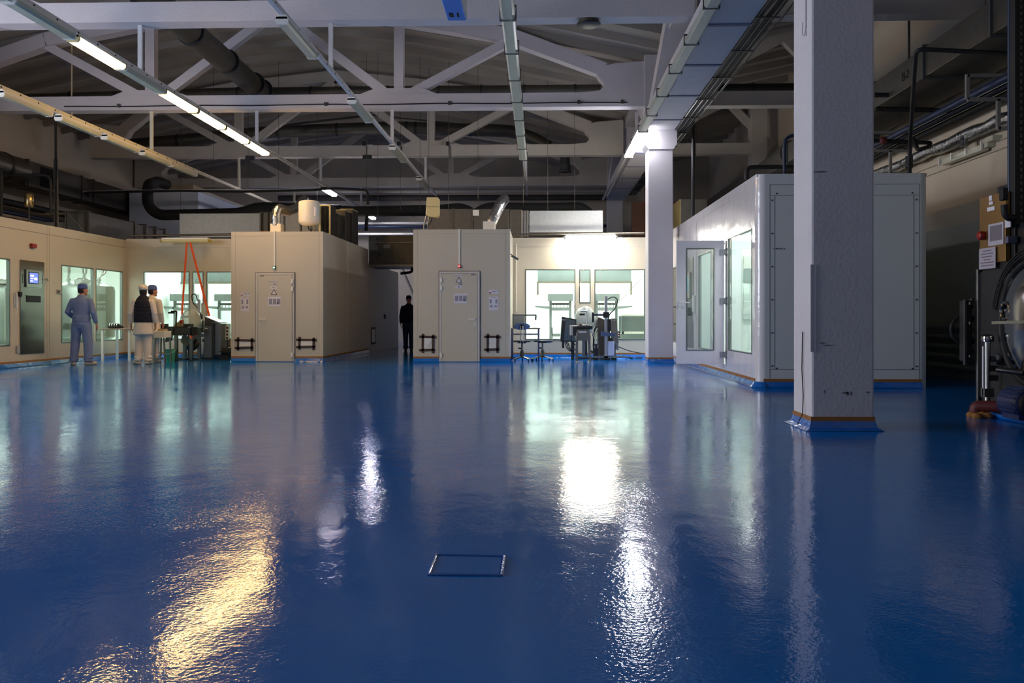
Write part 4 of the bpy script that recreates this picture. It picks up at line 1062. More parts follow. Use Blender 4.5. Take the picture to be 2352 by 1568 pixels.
# ---- heaters, fan unit and flexible hoses on the cabin roofs
q = P(710, 517, 21.2)
t = thing('water_heater', 'white cylindrical water heater on the cream cabin roof', 'water heater', (q.x, q.y, q.z))
rz = .255; hh = P(710, 463, 21.2).z
obj('tank', lathe(B(), [(.1, q.z - .02), (.2, q.z + .01), (rz - .01, q.z + .06), (rz, q.z + .1), (rz, hh - .04), (rz - .015, hh - .005), (.2, hh + .015), (.02, hh + .02)], (q.x, q.y, 0), 36), whitee, t, True)
obj('rating_plate', BX(q.x + .17, q.x + .21, q.y - .2, q.y - .17, q.z + .2, q.z + .42), paper, t)
for dx in (-.02, .07, .14): obj('pipe_stub', tube(B(), bend([(q.x + dx, q.y, q.z), (q.x + dx, q.y, q.z - .08), (q.x + dx + .15, q.y + .05, 3.08)], .03), .014, 8), blackp if dx < 0 else galv, t, True)
obj('support_post', BX(q.x + .24, q.x + .27, q.y + .05, q.y + .08, 3.06, hh - .1), cream, t)
obj('support_post', BX(q.x - .02, q.x + .0, q.y + .2, q.y + .26, 3.06, q.z + .2), machd, t)
a, b_ = P(736, 469, 22.2), P(762, 543, 22.2)
t = thing('fan_unit', 'grey fan coil with dark louvres and stepped duct boxes behind the water heater', 'ventilation unit', ((a.x + b_.x) / 2, 22.8, 3.06))
obj('casing', BX(a.x - .02, b_.x - .04, 22.2, 22.8, 3.12, a.z), galvd, t)
obj('grille_frame', rect_frame(B(), a.x + .0, b_.x - .06, 3.2, a.z - .05, .035, 22.15, 22.2), cream, t)
lv = B(); x = a.x + .03
while x < b_.x - .08: box(lv, x, x + .012, 22.16, 22.2, 3.2, a.z - .05); x += .035
obj('louvres', lv, blackp, t)
for p0, p1, pt, yy, y2 in ((762, 778, 491, 22.9, 23.4), (778, 795, 484, 23.4, 24.0), (795, 812, 482, 24.0, 24.6)):
    c, d = P(p0 - 12, pt, yy), P(p1, 545, yy); obj('duct_box', BX(c.x, d.x, yy - .1, y2, 3.06 if yy > 23 else 3.2, c.z), galvd if yy > 23 else galv, t, bev=.008)
    obj('box_lid', BX(c.x, d.x, yy - .1, y2, c.z, c.z + .02), cream, t)
a = [P(634, 518, 21.0), P(633, 490, 21.0), P(640, 478, 21.1), P(662, 484, 21.6), P(682, 478, 22.2), P(694, 463, 22.6), P(700, 458, 24.2)]
def hose(name, label, pts, r, base=None):
    t = thing(name, label, 'hose', pts[0])
    pp = bend(pts, .15, 5); fine = []
    for u, v in zip(pp, pp[1:]):
        n = max(1, int((v - u).length / .018))
        fine += [u.lerp(v, k / n) for k in range(n)]
    fine.append(pp[-1])
    obj('foil_tube', tube(B(), fine, r, 14, rs=[r * (1 + .05 * (k % 2)) for k in range(len(fine))]), foil, t, True)
    return t
t = hose('flexible_hose', 'crinkled silver hose rising from the cream cabin roof and bending behind the heater', a, .11)
c, d = P(622, 514, 20.95), P(646, 529, 20.95); obj('roof_spigot', BX(c.x, d.x, 20.9, 21.2, 3.055, c.z), whitee, t, bev=.006)
obj('flat_plate', BX(c.x - .3, c.x, 21.0, 21.4, 3.06, 3.14), kraft, t)
a = [P(1125, 520, 21.3), P(1134, 500, 21.3), P(1150, 468, 21.5), P(1158, 458, 22.5)]
t = hose('flexible_hose', 'shiny silver hose leaning up from the white spigot on the greyish cabin', a, .13)
c, d = P(1110, 509, 21.1), P(1137, 526, 21.1); obj('roof_spigot', BX(c.x, d.x, 21.0, 21.35, 3.1, c.z), whitee, t, bev=.006)
q, q2 = P(976, 498, 21.6), P(1008, 453, 21.6)
t = thing('small_boiler', 'cream box-shaped boiler on a thin stand on the greyish cabin roof', 'boiler', ((q.x + q2.x) / 2, 21.7, 3.1))
xm = (q.x + q2.x) / 2
obj('body', prism(B(), [(q.x + .02, q.z + .06), (q.x + .1, q.z), (q2.x - .06, q.z - .02), (q2.x, q.z + .05), (q2.x, q2.z - .03), (q2.x - .03, q2.z), (q.x + .05, q2.z)], 21.55, 21.85), cream, t, bev=.02, seg=3)
obj('strap', rect_frame(B(), q.x + .02, q2.x - .0, 21.55, 21.85, .006, q.z + .25, q.z + .27, 'xy') if 0 else BX(q.x + .015, q2.x + .004, 21.546, 21.854, q.z + .24, q.z + .25), galv, t)
for dx in (-.2, -.1): obj('stand_leg', tube(B(), bend([(xm + dx, 21.7, 3.1), (xm + dx - .02, 21.7, 3.3), (xm + dx * .5, 21.7, q.z + .25)], .06), .016, 8), galv, t, True)
obj('hose', tube(B(), bend([(xm, 21.65, q.z), (xm - .02, 21.65, q.z - .1), (xm - .12, 21.6, 3.3), (xm - .02, 21.6, 3.1)], .08), .014, 8), blackp, t, True)

# hanging fittings in front of the back rooms
def hung_batten(label, p0, p1, py, Y, lit):
    a, b_ = P(p0, py, Y), P(p1, py, Y)
    t = thing('batten_light', label, 'light fixture', ((a.x + b_.x) / 2, Y, a.z - .03))
    prof = lambda k: [(Y - .07 * k, a.z - .04), (Y + .07 * k, a.z - .04), (Y + .09 * k, a.z + .0), (Y + .09 * k, a.z + .03), (Y - .09 * k, a.z + .03), (Y - .09 * k, a.z)]
    obj('diffuser', prism(B(), prof(1), a.x + .05, b_.x - .05, 'yz'), lit or cream, t)
    obj('housing', BX(a.x + .05, b_.x - .05, Y - .09, Y + .09, a.z + .03, a.z + .075), whitee, t, bev=.01)
    for x in (a.x, b_.x - .05): obj('end_cap', prism(B(), [(y * 1 if 0 else Y + (y - Y) * 1.05, z) for y, z in prof(1)], x, x + .05, 'yz'), M('amber_cap', (190, 160, 70), .4) if not lit else whitee, t)
    rr = B()
    for x in (a.x + .4, b_.x - .4): bar(rr, (x, Y, a.z + .07), (x, YW + .3, a.z + .12), .025)
    obj('bracket', rr, galv, t)
    return t
hung_batten('unlit cream batten light over the orange straps', 370, 484, 553, 22.2, None)
hung_batten('brightly lit white batten light over the packing machine, dazzling the wall', 1295, 1418, 545, 22.2, EM('lit_cool_batten', (255, 250, 236), 110))
for x0, x1, lab in ((P(285, 0, 22.7).x, P(531, 0, 22.7).x, 'left'), (P(1178, 0, 22.7).x, P(1482, 0, 22.7).x, 'right')):
    pipe('roof_rail', f'thin rail along the roof edge of the {"back-left" if lab == "left" else "centre"} panel room', 'rail', [(x0, 22.9, HR + .17), (x1, 22.9, HR + .2)], .03, galv, 0)
# orange straps and white cords tying the machines to the lights
def strap(name, label, a, b_, w, m, cat='strap', tw=0):
    bm = B(); bar(bm, a, b_, w, .004, (0, 1, 0))
    return tag(obj(name, bm, m), label, cat)
strap('lifting_strap', 'bright orange strap hanging from the unlit light, left one', P(429, 557, 22.1), P(418, 722, 21.6), .05, orange)
strap('lifting_strap', 'bright orange strap slanting down right to the steel cabinet', P(437, 557, 22.1), P(481, 727, 21.6), .055, orange)
for i, (p, q) in enumerate(((P(1358, 552, 22.15), P(1318, 705, 21.7)), (P(1370, 552, 22.15), P(1389, 700, 21.7)))):
    tag(obj('white_cord', tube(B(), [p, q], .007, 6), M('cord_white', (215, 205, 190), .7), None, True), f'pale cord slanting down from the lit batten, {["left","right"][i]} one', 'cord', 'cords below the lit batten')
tag(obj('white_cord', tube(B(), [P(1480, 632, 22.3), P(1420, 696, 21.9)], .006, 6), galvd, None, True), 'thin cord slanting from the far column to the stand', 'cord')

# ---- long glossy cabin on the right
CY0, CX1, CH = 13.0, 5.72, 3.16
t = thing('panel_cabin', 'tall white rounded-corner cabin at right with open glazed door', 'cabin', (4.5, 17.5, 0), 'free-standing white cabins')
tC = t
Yw0, Yw1 = PX_(1727, 0, CX).y, PX_(1672, 0, CX).y
dy0, dy1 = Yw1 + .12, Yw1 + 1.0
hol = [(Yw0, Yw1, .48, 2.39), (dy0, dy1, .2, 2.36), (16.45, 17.75, .42, 2.3), (20.4, 22.3, .46, 2.24)]
obj('left_wall', wall_with_holes(B(), CY0 + .12, YW + 5, 0, CH, hol, CX, CX + .06, 'yz'), glossp, t)
for i, h in enumerate(hol):
    if i == 1: continue
    s = 1
    fr = obj('window_frame', rect_frame(B(), h[0] + .016, h[1] - .016, h[2] + .016, h[3] - .016, .02, CX - .006, CX + .06, 'yz'), alum, t)
    obj('window_pane', BX(CX + .012, CX + .02, h[0] + .01, h[1] - .01, h[2] + .01, h[3] - .01), glassd if i == 2 else glassw, fr)
# rounded near corners
def quarter(cx, cy, r, a0, n=8): return [(cx + r * math.cos(a0 + k / n * PI / 2), cy + r * math.sin(a0 + k / n * PI / 2)) for k in range(n + 1)]
r = .12
po = quarter(CX + r, CY0 + r, r, PI) ; pi_ = [(CX + r, CY0 + .06), (CX + .06, CY0 + r)]
obj('corner_post', prism(B(), po + pi_, 0, CH, 'xy'), glossp, t, True)
po = quarter(CX1 - r, CY0 + r, r, -PI / 2); pi_ = [(CX1 - .06, CY0 + r), (CX1 - r, CY0 + .06)]
obj('corner_post', prism(B(), po + pi_, 0, CH, 'xy'), panelg, t, True)
obj('front_wall', BX(CX + r, CX1 - r, CY0, CY0 + .06, 0, CH), panelg, t)
obj('right_wall', BX(CX1 - .06, CX1, CY0 + r, YW + 5, 0, CH), panelg, t)
obj('roof', BX(CX + .001, CX1 - .001, CY0 + .04, YW + 5, CH - .04, CH + .012), panelg, t, bev=.02)
sb = B(); x0, x1 = CX + .19, CX1 - .14
for z in (2.84, 3.0): bar(sb, (x0, CY0 - .0005, z), (x1, CY0 - .0005, z), .004, .007)
bar(sb, (x0, CY0 - .0005, .27), (x1, CY0 - .0005, .27), .004, .007)
for x in (x0, x0 + .07, x1, x1 - .08): bar(sb, (x, CY0 - .0005, .12 if x in (x0, x1) else .27), (x, CY0 - .0005, 3.0 if x in (x0, x1) else 2.84), .004, .006, (1, 0, 0))
obj('panel_seam', sb, M('grey_seam', (120, 122, 120), .7), t)
rv = B()
for x in (x0 + .035, x1 - .04):
    for k in range(6): box(rv, x - .01, x + .01, CY0 - .006, CY0, .32 + .49 * k - .01, .32 + .49 * k + .01)
for x in (x0 + .1, x0 + 1.15, x1 - .1):
    for z in (.285, 2.87): box(rv, x - .01, x + .01, CY0 - .006, CY0, z - .01, z + .01)
obj('screw_heads', rv, M('dark_screw', (60, 60, 62), .5, .5), t)
ls = B()
bar(ls, (CX - .0005, CY0 + .2, 3.0), (CX - .0005, 22.5, 3.0), .004, .008)
for y in (17.95, 18.0): bar(ls, (CX - .0005, y, .2), (CX - .0005, y, 3.0), .004, .008)
obj('side_seam', ls, MATS['light_seam'], t)
obj('raised_floor', BX(CX + .06, CX1 - .06, CY0 + .06, YW + 5, .02, .19), MATS['pale_floor_sheet'], t)
obj('inner_partition', BX(CX + .06, CX1 - .06, 18.15, 18.2, .19, CH - .05), insidem, t)
obj('inner_partition', BX(CX + .06, CX1 - .06, 19.9, 19.95, .19, CH - .05), insidem, t)
for y in (13.6, 16.6, 20.8): obj('ceiling_light', BX(CX + .5, CX1 - .5, y, y + .4, CH - .09, CH - .05), EM('cabin_light_panel', (246, 252, 249), 24), t)
cove_strip(t, (CX + .1, CY0), (CX1 - .1, CY0), (0, -1)); cove_strip(t, (CX, CY0 + .1), (CX, YW), (-1, 0))
cr = B()
cc = quarter(CX + r, CY0 + r, r + .07, PI); c2_ = quarter(CX + r, CY0 + r, r + .006, PI)
lo = [cr.verts.new((x, y, .003)) for x, y in cc]; hi = [cr.verts.new((x, y, .085)) for x, y in c2_]
for k in range(8): cr.faces.new((lo[k], lo[k + 1], hi[k + 1], hi[k]))
obj('cove_corner', cr, cove, t, True)
# open glazed door: leaf square to the wall
a0, a1 = P(1553, 552, dy0), P(1661, 835, dy0)
d = None
lx0, lx1, lz0, lz1 = P(1553, 0, dy0).x, CX - .05, P(1600, 835, dy0).z, P(1600, 553, dy0).z
g0, g1, gz0, gz1 = P(1576, 0, dy0).x, P(1639, 0, dy0).x, P(1600, 804, dy0).z, P(1600, 571, dy0).z
d = obj('door', wall_with_holes(B(), lx0, lx1, lz0, lz1, [(g0, g1, gz0, gz1)], dy0 - .04, dy0), M('lavender_door_sheet', (222, 212, 222), .45), t)
obj('glazing_bead', rect_frame(B(), g0 + .012, g1 - .012, gz0 + .012, gz1 - .012, .016, dy0 - .048, dy0 + .008), alum, d)
obj('door_glass', BX(g0 + .004, g1 - .004, dy0 - .024, dy0 - .016, gz0 + .004, gz1 - .004), glassd, d)
q = P(1560, 694, dy0)
obj('door_handle', tube(B(), bend([(q.x, dy0 - .04, q.z), (q.x, dy0 - .1, q.z), (q.x + .16, dy0 - .1, q.z - .01)], .02), .012, 8), whitee, d, True)
obj('key_plate', lathe(B(), [(.03, 0), (.03, .01)], (q.x + .0, dy0 - .05, q.z - .1), 16, 'y'), whitee, d)
for z in (lz0 + .16, (lz0 + lz1) / 2 + .02, lz1 - .2):
    obj('hinge', (lambda b: (box(b, lx1 - .07, lx1 + .02, dy0 - .06, dy0 - .035, z - .05, z + .05), box(b, lx1 + .02, CX + .005, dy0 - .055, dy0 - .03, z - .07, z - .03), box(b, lx1 + .02, CX + .005, dy0 - .055, dy0 - .03, z + .03, z + .07), b)[-1])(B()), M('hinge_grey', (150, 148, 156), .4, .4), d)
obj('door_frame', rect_frame(B(), dy0 + .03, dy1 - .03, .23, 2.33, .03, CX - .012, CX + .06, 'yz'), panelg, t)
# zone sign on the cabin front
q0, q1 = P(1775, 568, CY0), P(1800, 574, CY0)
ts = thing('zone_label', 'white strip lettered ZONA Nr 2 on the front of the right cabin', 'sign', ((q0.x + q1.x) / 2, CY0, q1.z))
obj('strip', BX(q0.x, q1.x, CY0 - .003, CY0 - .0005, q1.z, q0.z), paper, ts)
obj('lettering', text_bm('ZONA Nr 2', .034, ((q0.x + q1.x) / 2, CY0 - .0045, (q0.z + q1.z) / 2)), ink, ts)
# control panel on the cabin side, seen through the door glass
ts = thing('operator_station', 'steel control panel with a screen behind the glazed door of the right cabin', 'control panel', (CX, 18.7, .4))
obj('plate', BX(CX - .02, CX - .0005, 18.3, 19.25, .4, 2.3), steel, ts, bev=.004)
bz = obj('screen_bezel', BX(CX - .06, CX - .018, 18.5, 19.0, 1.45, 2.0), M('beige_bezel', (196, 190, 170), .4), ts, bev=.008)
obj('screen', BX(CX - .064, CX - .058, 18.58, 18.92, 1.58, 1.9), EM('lit_teal_screen', (90, 160, 180), .8, (50, 80, 90)), bz)
obj('keyboard_box', BX(CX - .09, CX - .018, 18.5, 19.0, 1.08, 1.25), steeld, ts)
ts = thing('wall_phone', 'white intercom handset on the side of the right cabin', 'telephone', (CX, 18.1, 1.2))
obj('base', BX(CX - .05, CX - .0005, 18.06, 18.2, 1.15, 1.5), whitee, ts, bev=.01)
obj('cord', tube(B(), [(CX - .03, 18.12, 1.15), (CX - .04, 18.1, 1.0), (CX - .02, 18.14, .9)], .008, 6), whitee, ts, True)
tag(obj('cable_loop', tube(B(), [(CX - .02, 21.3, 1.3), (CX - .2, 20.9, 1.24), (CX - .23, 20.8, 1.1), (CX - .2, 20.8, .95), (CX - .01, 21.2, .88)], .014, 6), blackp, None, True), 'black cable loop sticking out just right of the lit column', 'cable')
# contents of the right cabin
ts = thing('insulated_tank', 'pale wrapped tank with a hose inside the right cabin window', 'tank', (4.5, 16.1, .19))
obj('vessel', lathe(B(), [(.2, .3), (.36, .38), (.38, .5), (.38, 1.1), (.34, 1.22), (.1, 1.3)], (4.8, 16.7, 0), 28), M('pale_green_steel', (170, 184, 172), .25, .6, nz=4), ts, True)
obj('foil_wrap', lathe(B(), [(.385, .5), (.43, .6), (.44, .8), (.385, .95)], (4.8, 16.7, 0), 24), plasticw, ts, True)
for s in (-.25, .25): obj('leg', tube(B(), [(4.8 + s, 16.7, .19), (4.8 + s, 16.7, .4)], .03, 8), steel, ts, True)
ts = thing('standing_column', 'grey-green upright duct with a rounded top inside the right cabin window', 'duct', (3.9, 15.3, .19))
obj('body', tube(B(), bend([(4.15, 16.0, .19), (4.15, 16.0, 2.05), (4.5, 16.3, 2.1)], .2), .16, 16), M('grey_green_duct', (150, 166, 156), .4, .3), ts, True)
ts = thing('wall_board', 'pale board with a dark strip on the inner wall of the right cabin', 'board', (4.8, 18.1, 1.2))
obj('board', BX(4.2, 5.3, 18.08, 18.14, 1.0, 2.3), M('pale_board', (200, 212, 204), .5), ts)
obj('dark_strip', BX(4.2, 5.3, 18.06, 18.09, 1.75, 2.05), M('grey_strip', (130, 144, 140), .5), ts)
obj('cord', tube(B(), [(4.6, 18.0, 3.0), (4.7, 18.0, 2.2), (4.65, 18.0, 1.5)], .012, 6), whitee, ts, True)

# floor hatch in the foreground
h0, h1, h2, h3 = FL(985, 1321), FL(1152, 1322), FL(1158, 1278), FL(1003, 1275)
t = thing('floor_hatch', 'rectangular painted access hatch in the blue floor in the foreground', 'hatch', ((h0.x + h1.x) / 2, (h0.y + h2.y) / 2, 0))
hb = B()
def lerp4(u, v, z=0): return (h0.lerp(h1, u)).lerp(h3.lerp(h2, u), v) + V((0, 0, z))
vs0 = [hb.verts.new(lerp4(u, v, .0005)) for u, v in ((0.03, .05), (.97, .05), (.97, .95), (.03, .95))]; vs1 = [hb.verts.new(lerp4(u, v, .003)) for u, v in ((0.035, .06), (.965, .06), (.965, .94), (.035, .94))]
hb.faces.new(vs1)
for i in range(4): hb.faces.new((vs0[i], vs0[(i + 1) % 4], vs1[(i + 1) % 4], vs1[i]))
obj('cover_plate', hb, floorm, t)
for (u, v), (w, x) in (((0, 0), (0, 1)), ((0, 1), (1, 1)), ((1, 1), (1, 0)), ((1, 0), (0, 0))):
    obj('rim', tube(B(), [lerp4(u, v, .002), lerp4((u + w) / 2, (v + x) / 2, .0025), lerp4(w, x, .002)], .004 if v == 0 and x == 0 else .006, 8), cove, t, True)
# ================================================================== furniture and machines
def legs4(t, x0, x1, y0, y1, z, w, m):
    for x in (x0, x1):
        for y in (y0, y1): obj('leg', BX(x - w / 2, x + w / 2, y - w / 2, y + w / 2, 0, z), m, t)
# white-legged table in the left corner
a, b_ = FL(238, 828), FL(299, 824)
t = thing('work_table', 'plain table with pale legs below the left corner windows', 'table', ((a.x + b_.x) / 2, a.y, 0))
tz = P(250, 757, a.y).z
x0, x1, y0, y1 = a.x - .03, P(306, 0, a.y).x, a.y - .05, a.y + .75
obj('table_top', BX(x0 - .03, x1 + .05, y0 - .03, y1, tz, tz + .03), wood, t, bev=.004)
legs4(t, x0 + .02, x1 - .08, y0 + .02, y1 - .06, tz, .05, whitee)
t2 = thing('dark_rotor', 'small dark ribbed cylinder lying on the corner table', 'tool', (x0 + .25, a.y, tz + .03))
pts = [(x0 + .06, y0 + .25, tz + .095), (x0 + .3, y0 + .25, tz + .085), (x0 + .42, y0 + .25, tz + .055)]
obj('body', tube(B(), pts, .06, 12, rs=[.065, .055, .02]), machd, t2, True)
for k in range(4): obj('ring', tube(B(), [(x0 + .09 + .06 * k, y0 + .25, tz + .095), (x0 + .11 + .06 * k, y0 + .25, tz + .095)], .068, 12), chrome, t2, True)

# ---- left machine group (dark bottling line)
Y = 20.9
def at(px, py, y=Y): return P(px, py, y)
# small stand with a white tray
g = FL(370, 833); Ys = g.y
t = thing('tray_stand', 'small steel stand with a white tray beside the white-coated person', 'stand', (P(372, 0, Ys).x, Ys, 0))
x0, x1 = P(359, 0, Ys).x, P(381, 0, Ys).x; z0, z1 = P(0, 775, Ys).z, P(0, 760, Ys).z
obj('tray', BX(x0 - .02, x1, Ys - .1, Ys + .3, z0, z1), whitee, t, bev=.006)
obj('lump', BX(x0, x0 + .18, Ys, Ys + .2, z1, z1 + .05), M('cardboard', (176, 158, 128), .8), t)
for x, s in ((x0, -.02), (x1 - .02, .03)):
    for y in (Ys - .06, Ys + .26): obj('leg', bar(B(), (x, y, z0), (x + s, y, 0), .03), steel, t)
obj('foot_bar', bar(B(), (x0 - .02, Ys - .06, .1), (x1 + .01, Ys - .06, .1), .035), steel, t)
# green bucket
g = FL(390, 829)
t = thing('plastic_bucket', 'green plastic bucket on the floor under the machine', 'bucket', g)
obj('body', lathe(B(), [(.11, 0), (.135, .27), (.145, .275), (.145, .285), (.128, .283), (.105, .02), (.02, .015)], (g.x, g.y, 0), 24), greenp, t, True)
obj('bail', tube(B(), [(g.x - .14, g.y, .27), (g.x - .1, g.y - .1, .2), (g.x, g.y - .15, .17), (g.x + .1, g.y - .1, .2), (g.x + .14, g.y, .27)], .005, 6), whitee, t, True)
# conveyor table
Yc = 20.7
t = thing('conveyor_table', 'long dark steel conveyor table in front of the back-left windows', 'conveyor', (at(410, 0, Yc).x, Yc, 0))
x0, x1 = P(352, 0, Yc).x, P(444, 0, Yc).x; z0, z1 = P(0, 772, Yc).z, P(0, 752, Yc).z
obj('bed', BX(x0, x1, Yc - .1, Yc + .5, z0 + .03, z1), steeld, t, bev=.006)
obj('belt', BX(x0 + .02, x1 - .25, Yc - .02, Yc + .3, z1, z1 + .025), blackp, t)
obj('side_panel', prism(B(), [(P(385, 0, Yc).x, z0 - .14), (P(400, 0, Yc).x, z0 - .1), (P(404, 0, Yc).x, z1), (P(388, 0, Yc).x, z1)], Yc - .14, Yc - .1), steeld, t)
for px in (407, 441):
    for y in (Yc - .05, Yc + .45):
        x = P(px, 0, Yc).x; obj('leg', BX(x - .035, x + .035, y - .035, y + .035, 0, z0 + .04), steel, t)
        obj('foot', lathe(B(), [(.06, 0), (.06, .015), (.02, .03), (.02, .05)], (x, y, 0), 12), blackp, t, True)
for px in (362, 372, 430): 
    x = P(px, 0, Yc).x; obj('motor_block', BX(x - .08, x + .08, Yc - .05, Yc + .2, z1 + .02, z1 + .09), machd, t, bev=.01)
obj('drive_box', BX(P(440, 0, Yc).x, P(450, 0, Yc).x, Yc - .1, Yc + .1, z0 + .02, z1 + .02), blackp, t, bev=.01)
x = P(404, 0, Yc).x
obj('guide_post', tube(B(), bend([(x, Yc, z1), (x + .02, Yc, P(0, 715, Yc).z), (x - .12, Yc, P(0, 715, Yc).z)], .02), .018, 8), blackp, t, True)
obj('guide_head', BX(x - .17, x - .05, Yc - .05, Yc + .05, P(0, 720, Yc).z, P(0, 716, Yc).z), blackp, t)
obj('yellow_plate', prism(B(), [(P(390, 0, Yc).x, z1), (P(414, 0, Yc).x, z1), (P(409, 0, Yc).x, P(0, 736, Yc).z), (P(403, 0, Yc).x, P(0, 740, Yc).z)], Yc + .1, Yc + .3), M('khaki_plate', (150, 140, 96), .5), t)
obj('chute', prism(B(), [(P(407, 0, Yc).x, .45), (P(420, 0, Yc).x, .33), (P(440, 0, Yc).x, z0 - .03), (P(410, 0, Yc).x, z0)], Yc + .2, Yc + .4), M('dirty_cream', (160, 148, 118), .5), t)
obj('red_clip', BX(P(413, 0, Yc).x, P(419, 0, Yc).x, Yc, Yc + .08, z1 + .1, z1 + .18), redp, t)
obj('side_motor', tube(B(), [(P(422, 0, Yc).x, Yc + .3, .28), (P(436, 0, Yc).x, Yc + .5, .42)], .11, 14), machd, t, True)
obj('orange_loop', tube(B(), bend([(P(441, 0, Yc).x, Yc - .12, P(0, 770, Yc).z), (P(446, 0, Yc).x, Yc - .14, P(0, 778, Yc).z), (P(456, 0, Yc).x, Yc - .14, P(0, 768, Yc).z)], .05), .022, 6, ell=.3), orange, t, True)
# plastic-wrapped head behind it
def bag(label, px, py0, py1, y, w):
    c = P(px, py0, y); c1 = P(px, py1, y)
    t = thing('wrapped_machine', label, 'machine', (c.x, y, c1.z), 'machines under plastic sheet')
    hh = c.z - c1.z
    bm = lathe(B(), [(w * .6, c1.z), (w * .95, c1.z + hh * .12), (w, c1.z + hh * .45), (w * .82, c1.z + hh * .75), (w * .55, c.z - hh * .06), (w * .15, c.z)], (c.x, y, 0), 28, sx=1, sy=.6)
    rnd = random.Random(px)
    for v in bm.verts: v.co += V((rnd.uniform(-.02, .02), rnd.uniform(-.02, .02), rnd.uniform(-.015, .015)))
    obj('plastic_sheet', bm, plasticw, t, 'all')
    obj('stand_post', BX(c.x - .05, c.x + .05, y - .05, y + .05, 0, c1.z + .05), steeld, t)
    obj('stand_base', BX(c.x - .25, c.x + .25, y - .2, y + .2, 0, .05), steeld, t)
    return t
bag('machine head under a dusty plastic sheet behind the left stand', 438, 712, 758, 21.4, .27)
# inspection stand (both groups)
def stand(px, g_y, label, s, top, arm_y, arm_px, head_py, loop):
    g = FL(px, g_y); y = g.y
    X = lambda p: P(p, 0, y).x
    Z = lambda p: P(0, p, y).z
    t = thing('printer_stand', label, 'stand', (g.x, y, 0), 'tall stands carrying a print head')
    obj('pole', BX(g.x - .035, g.x + .035, y - .035, y + .035, .08, Z(top)), M('bright_aluminium', (196, 196, 198), .35, .7), t, bev=.004)
    obj('base_bar', BX(g.x - .3 if s > 0 else g.x - .42, g.x + .5 if s > 0 else g.x + .3, y - .05, y + .03, .06, .1), steel, t)
    obj('base_bar', BX(g.x - .3 if s > 0 else g.x - .3, g.x + .42 if s > 0 else g.x + .25, y + .3, y + .36, .06, .1), steel, t)
    obj('base_spine', BX(g.x - .05, g.x + .05, y - .05, y + .36, .06, .1), steel, t)
    for dx in (-.24, .24): obj('castor', lathe(B(), [(.035, -.015), (.035, .015)], (g.x + dx, y - .01, .035), 14, 'x'), blackp, t, True)
    obj('arm', BX(min(X(arm_px), g.x), max(X(arm_px), g.x), y - .07, y - .03, Z(arm_y) - .025, Z(arm_y) + .025), M('violet_grey_arm', (74, 68, 100), .4, .4), t)
    obj('arm_clamp', BX(g.x - .07, g.x + .07, y - .09, y + .05, Z(arm_y) - .07, Z(arm_y) + .07), blackp, t, bev=.01)
    hx = X(arm_px)
    obj('print_head', BX(hx - .02, hx + .03, y - .09, y - .03, Z(head_py), Z(arm_y) + .06), blackp, t, bev=.005)
    obj('regulator', BX(g.x + .03, g.x + .12, y - .08, y + .02, Z(arm_y) - .4, Z(arm_y) - .1), blackp, t, bev=.01)
    zc = Z(arm_y) - .62
    obj('shelf', prism(B(), [(g.x - .12, zc + .1), (g.x + .2, zc + .1), (g.x + .24, zc + .17), (g.x - .12, zc + .22)], y - .08, y + .1), M('blue_grey_box', (84, 96, 128), .4), t)
    obj('bottle', BX(g.x + .04, g.x + .2, y - .05, y + .06, zc - .38, zc - .02), M('milky_bottle', (196, 204, 226), .35), t, bev=.02)
    obj('bottle_cap', lathe(B(), [(.04, zc - .02), (.04, zc + .06)], (g.x + .12, y, 0), 12), blackp, t, True)
    obj('cable', tube(B(), bend([P(p, q, y - .02) for p, q in loop], .12, 6), .013, 8), blackp, t, True)
    return t
stand(458, 823, 'grey printer stand with a black cable loop in the left machine group', -1, 688, 727, 422, 744,
      [(454, 690), (449, 674), (440, 676), (442, 694), (458, 712), (465, 730)])
stand(1392, 827, 'bright aluminium printer stand with a black cable loop in front of the centre window', 1, 681, 723, 1361, 740,
      [(1394, 688), (1408, 680), (1420, 688), (1414, 708), (1399, 722), (1397, 735)])
# steel cabinets, left group
def sloped_cabinet(name, label, px0, px1, pxb, pytop, pytop2, pybot, gy, depth, m):
    g = FL(px0, gy); y = g.y; x0, x1, xb = g.x, P(px1, 0, y).x, P(pxb, 0, y).x
    zt, zt2, zb = P(0, pytop, y).z, P(0, pytop2, y).z, P(0, pybot, y).z
    t = thing(name, label, 'cabinet', ((x0 + x1) / 2, y, max(zb, 0)))
    return t, x0, x1, xb, y, zt, zt2, max(zb, 0)
t, x0, x1, xb, y, zt, zt2, zb = sloped_cabinet('steel_cabinet', 'tall dark steel cabinet with a sloping lid in the left machine group', 466, 489, 504, 727, 741, 830, 826, .8, steeld)
obj('body', prism(B(), [(x0, .0), (x1, .0), (x1, zt2), (x0 + .05, zt)], y, y + .5), steeld, t, bev=.006)
obj('door', BX(x0 + .03, x1 - .03, y - .012, y, .06, zt2 - .08), steel, t, bev=.003)
obj('side_unit', BX(x1, xb, y + .1, y + .5, .12, zt2 - .03), steel, t, bev=.006)
obj('lid', bar(B(), (x0 + .03, y + .25, zt + .005), (xb, y + .25, zt2 + .0), .5, .02), steel, t)
obj('name_label', BX(x0 + .06, x0 + .12, y - .016, y - .011, zt2 - .15, zt2 - .13), paper, t)
g = FL(505, 824); y = g.y + .6
t = thing('slim_cabinet', 'narrower brownish steel cabinet right of the sloping-lid cabinet', 'cabinet', (g.x, y, 0))
x0, x1 = P(504, 0, y).x, P(518, 0, y).x; zt = P(0, 743, y).z
obj('body', BX(x0, x1, y, y + .4, .1, zt), M('tan_steel', (120, 112, 98), .4, .6), t, bev=.006)
for x in (x0 + .03, x1 - .03): obj('leg', BX(x - .015, x + .015, y + .05, y + .35, 0, .1), machd, t)
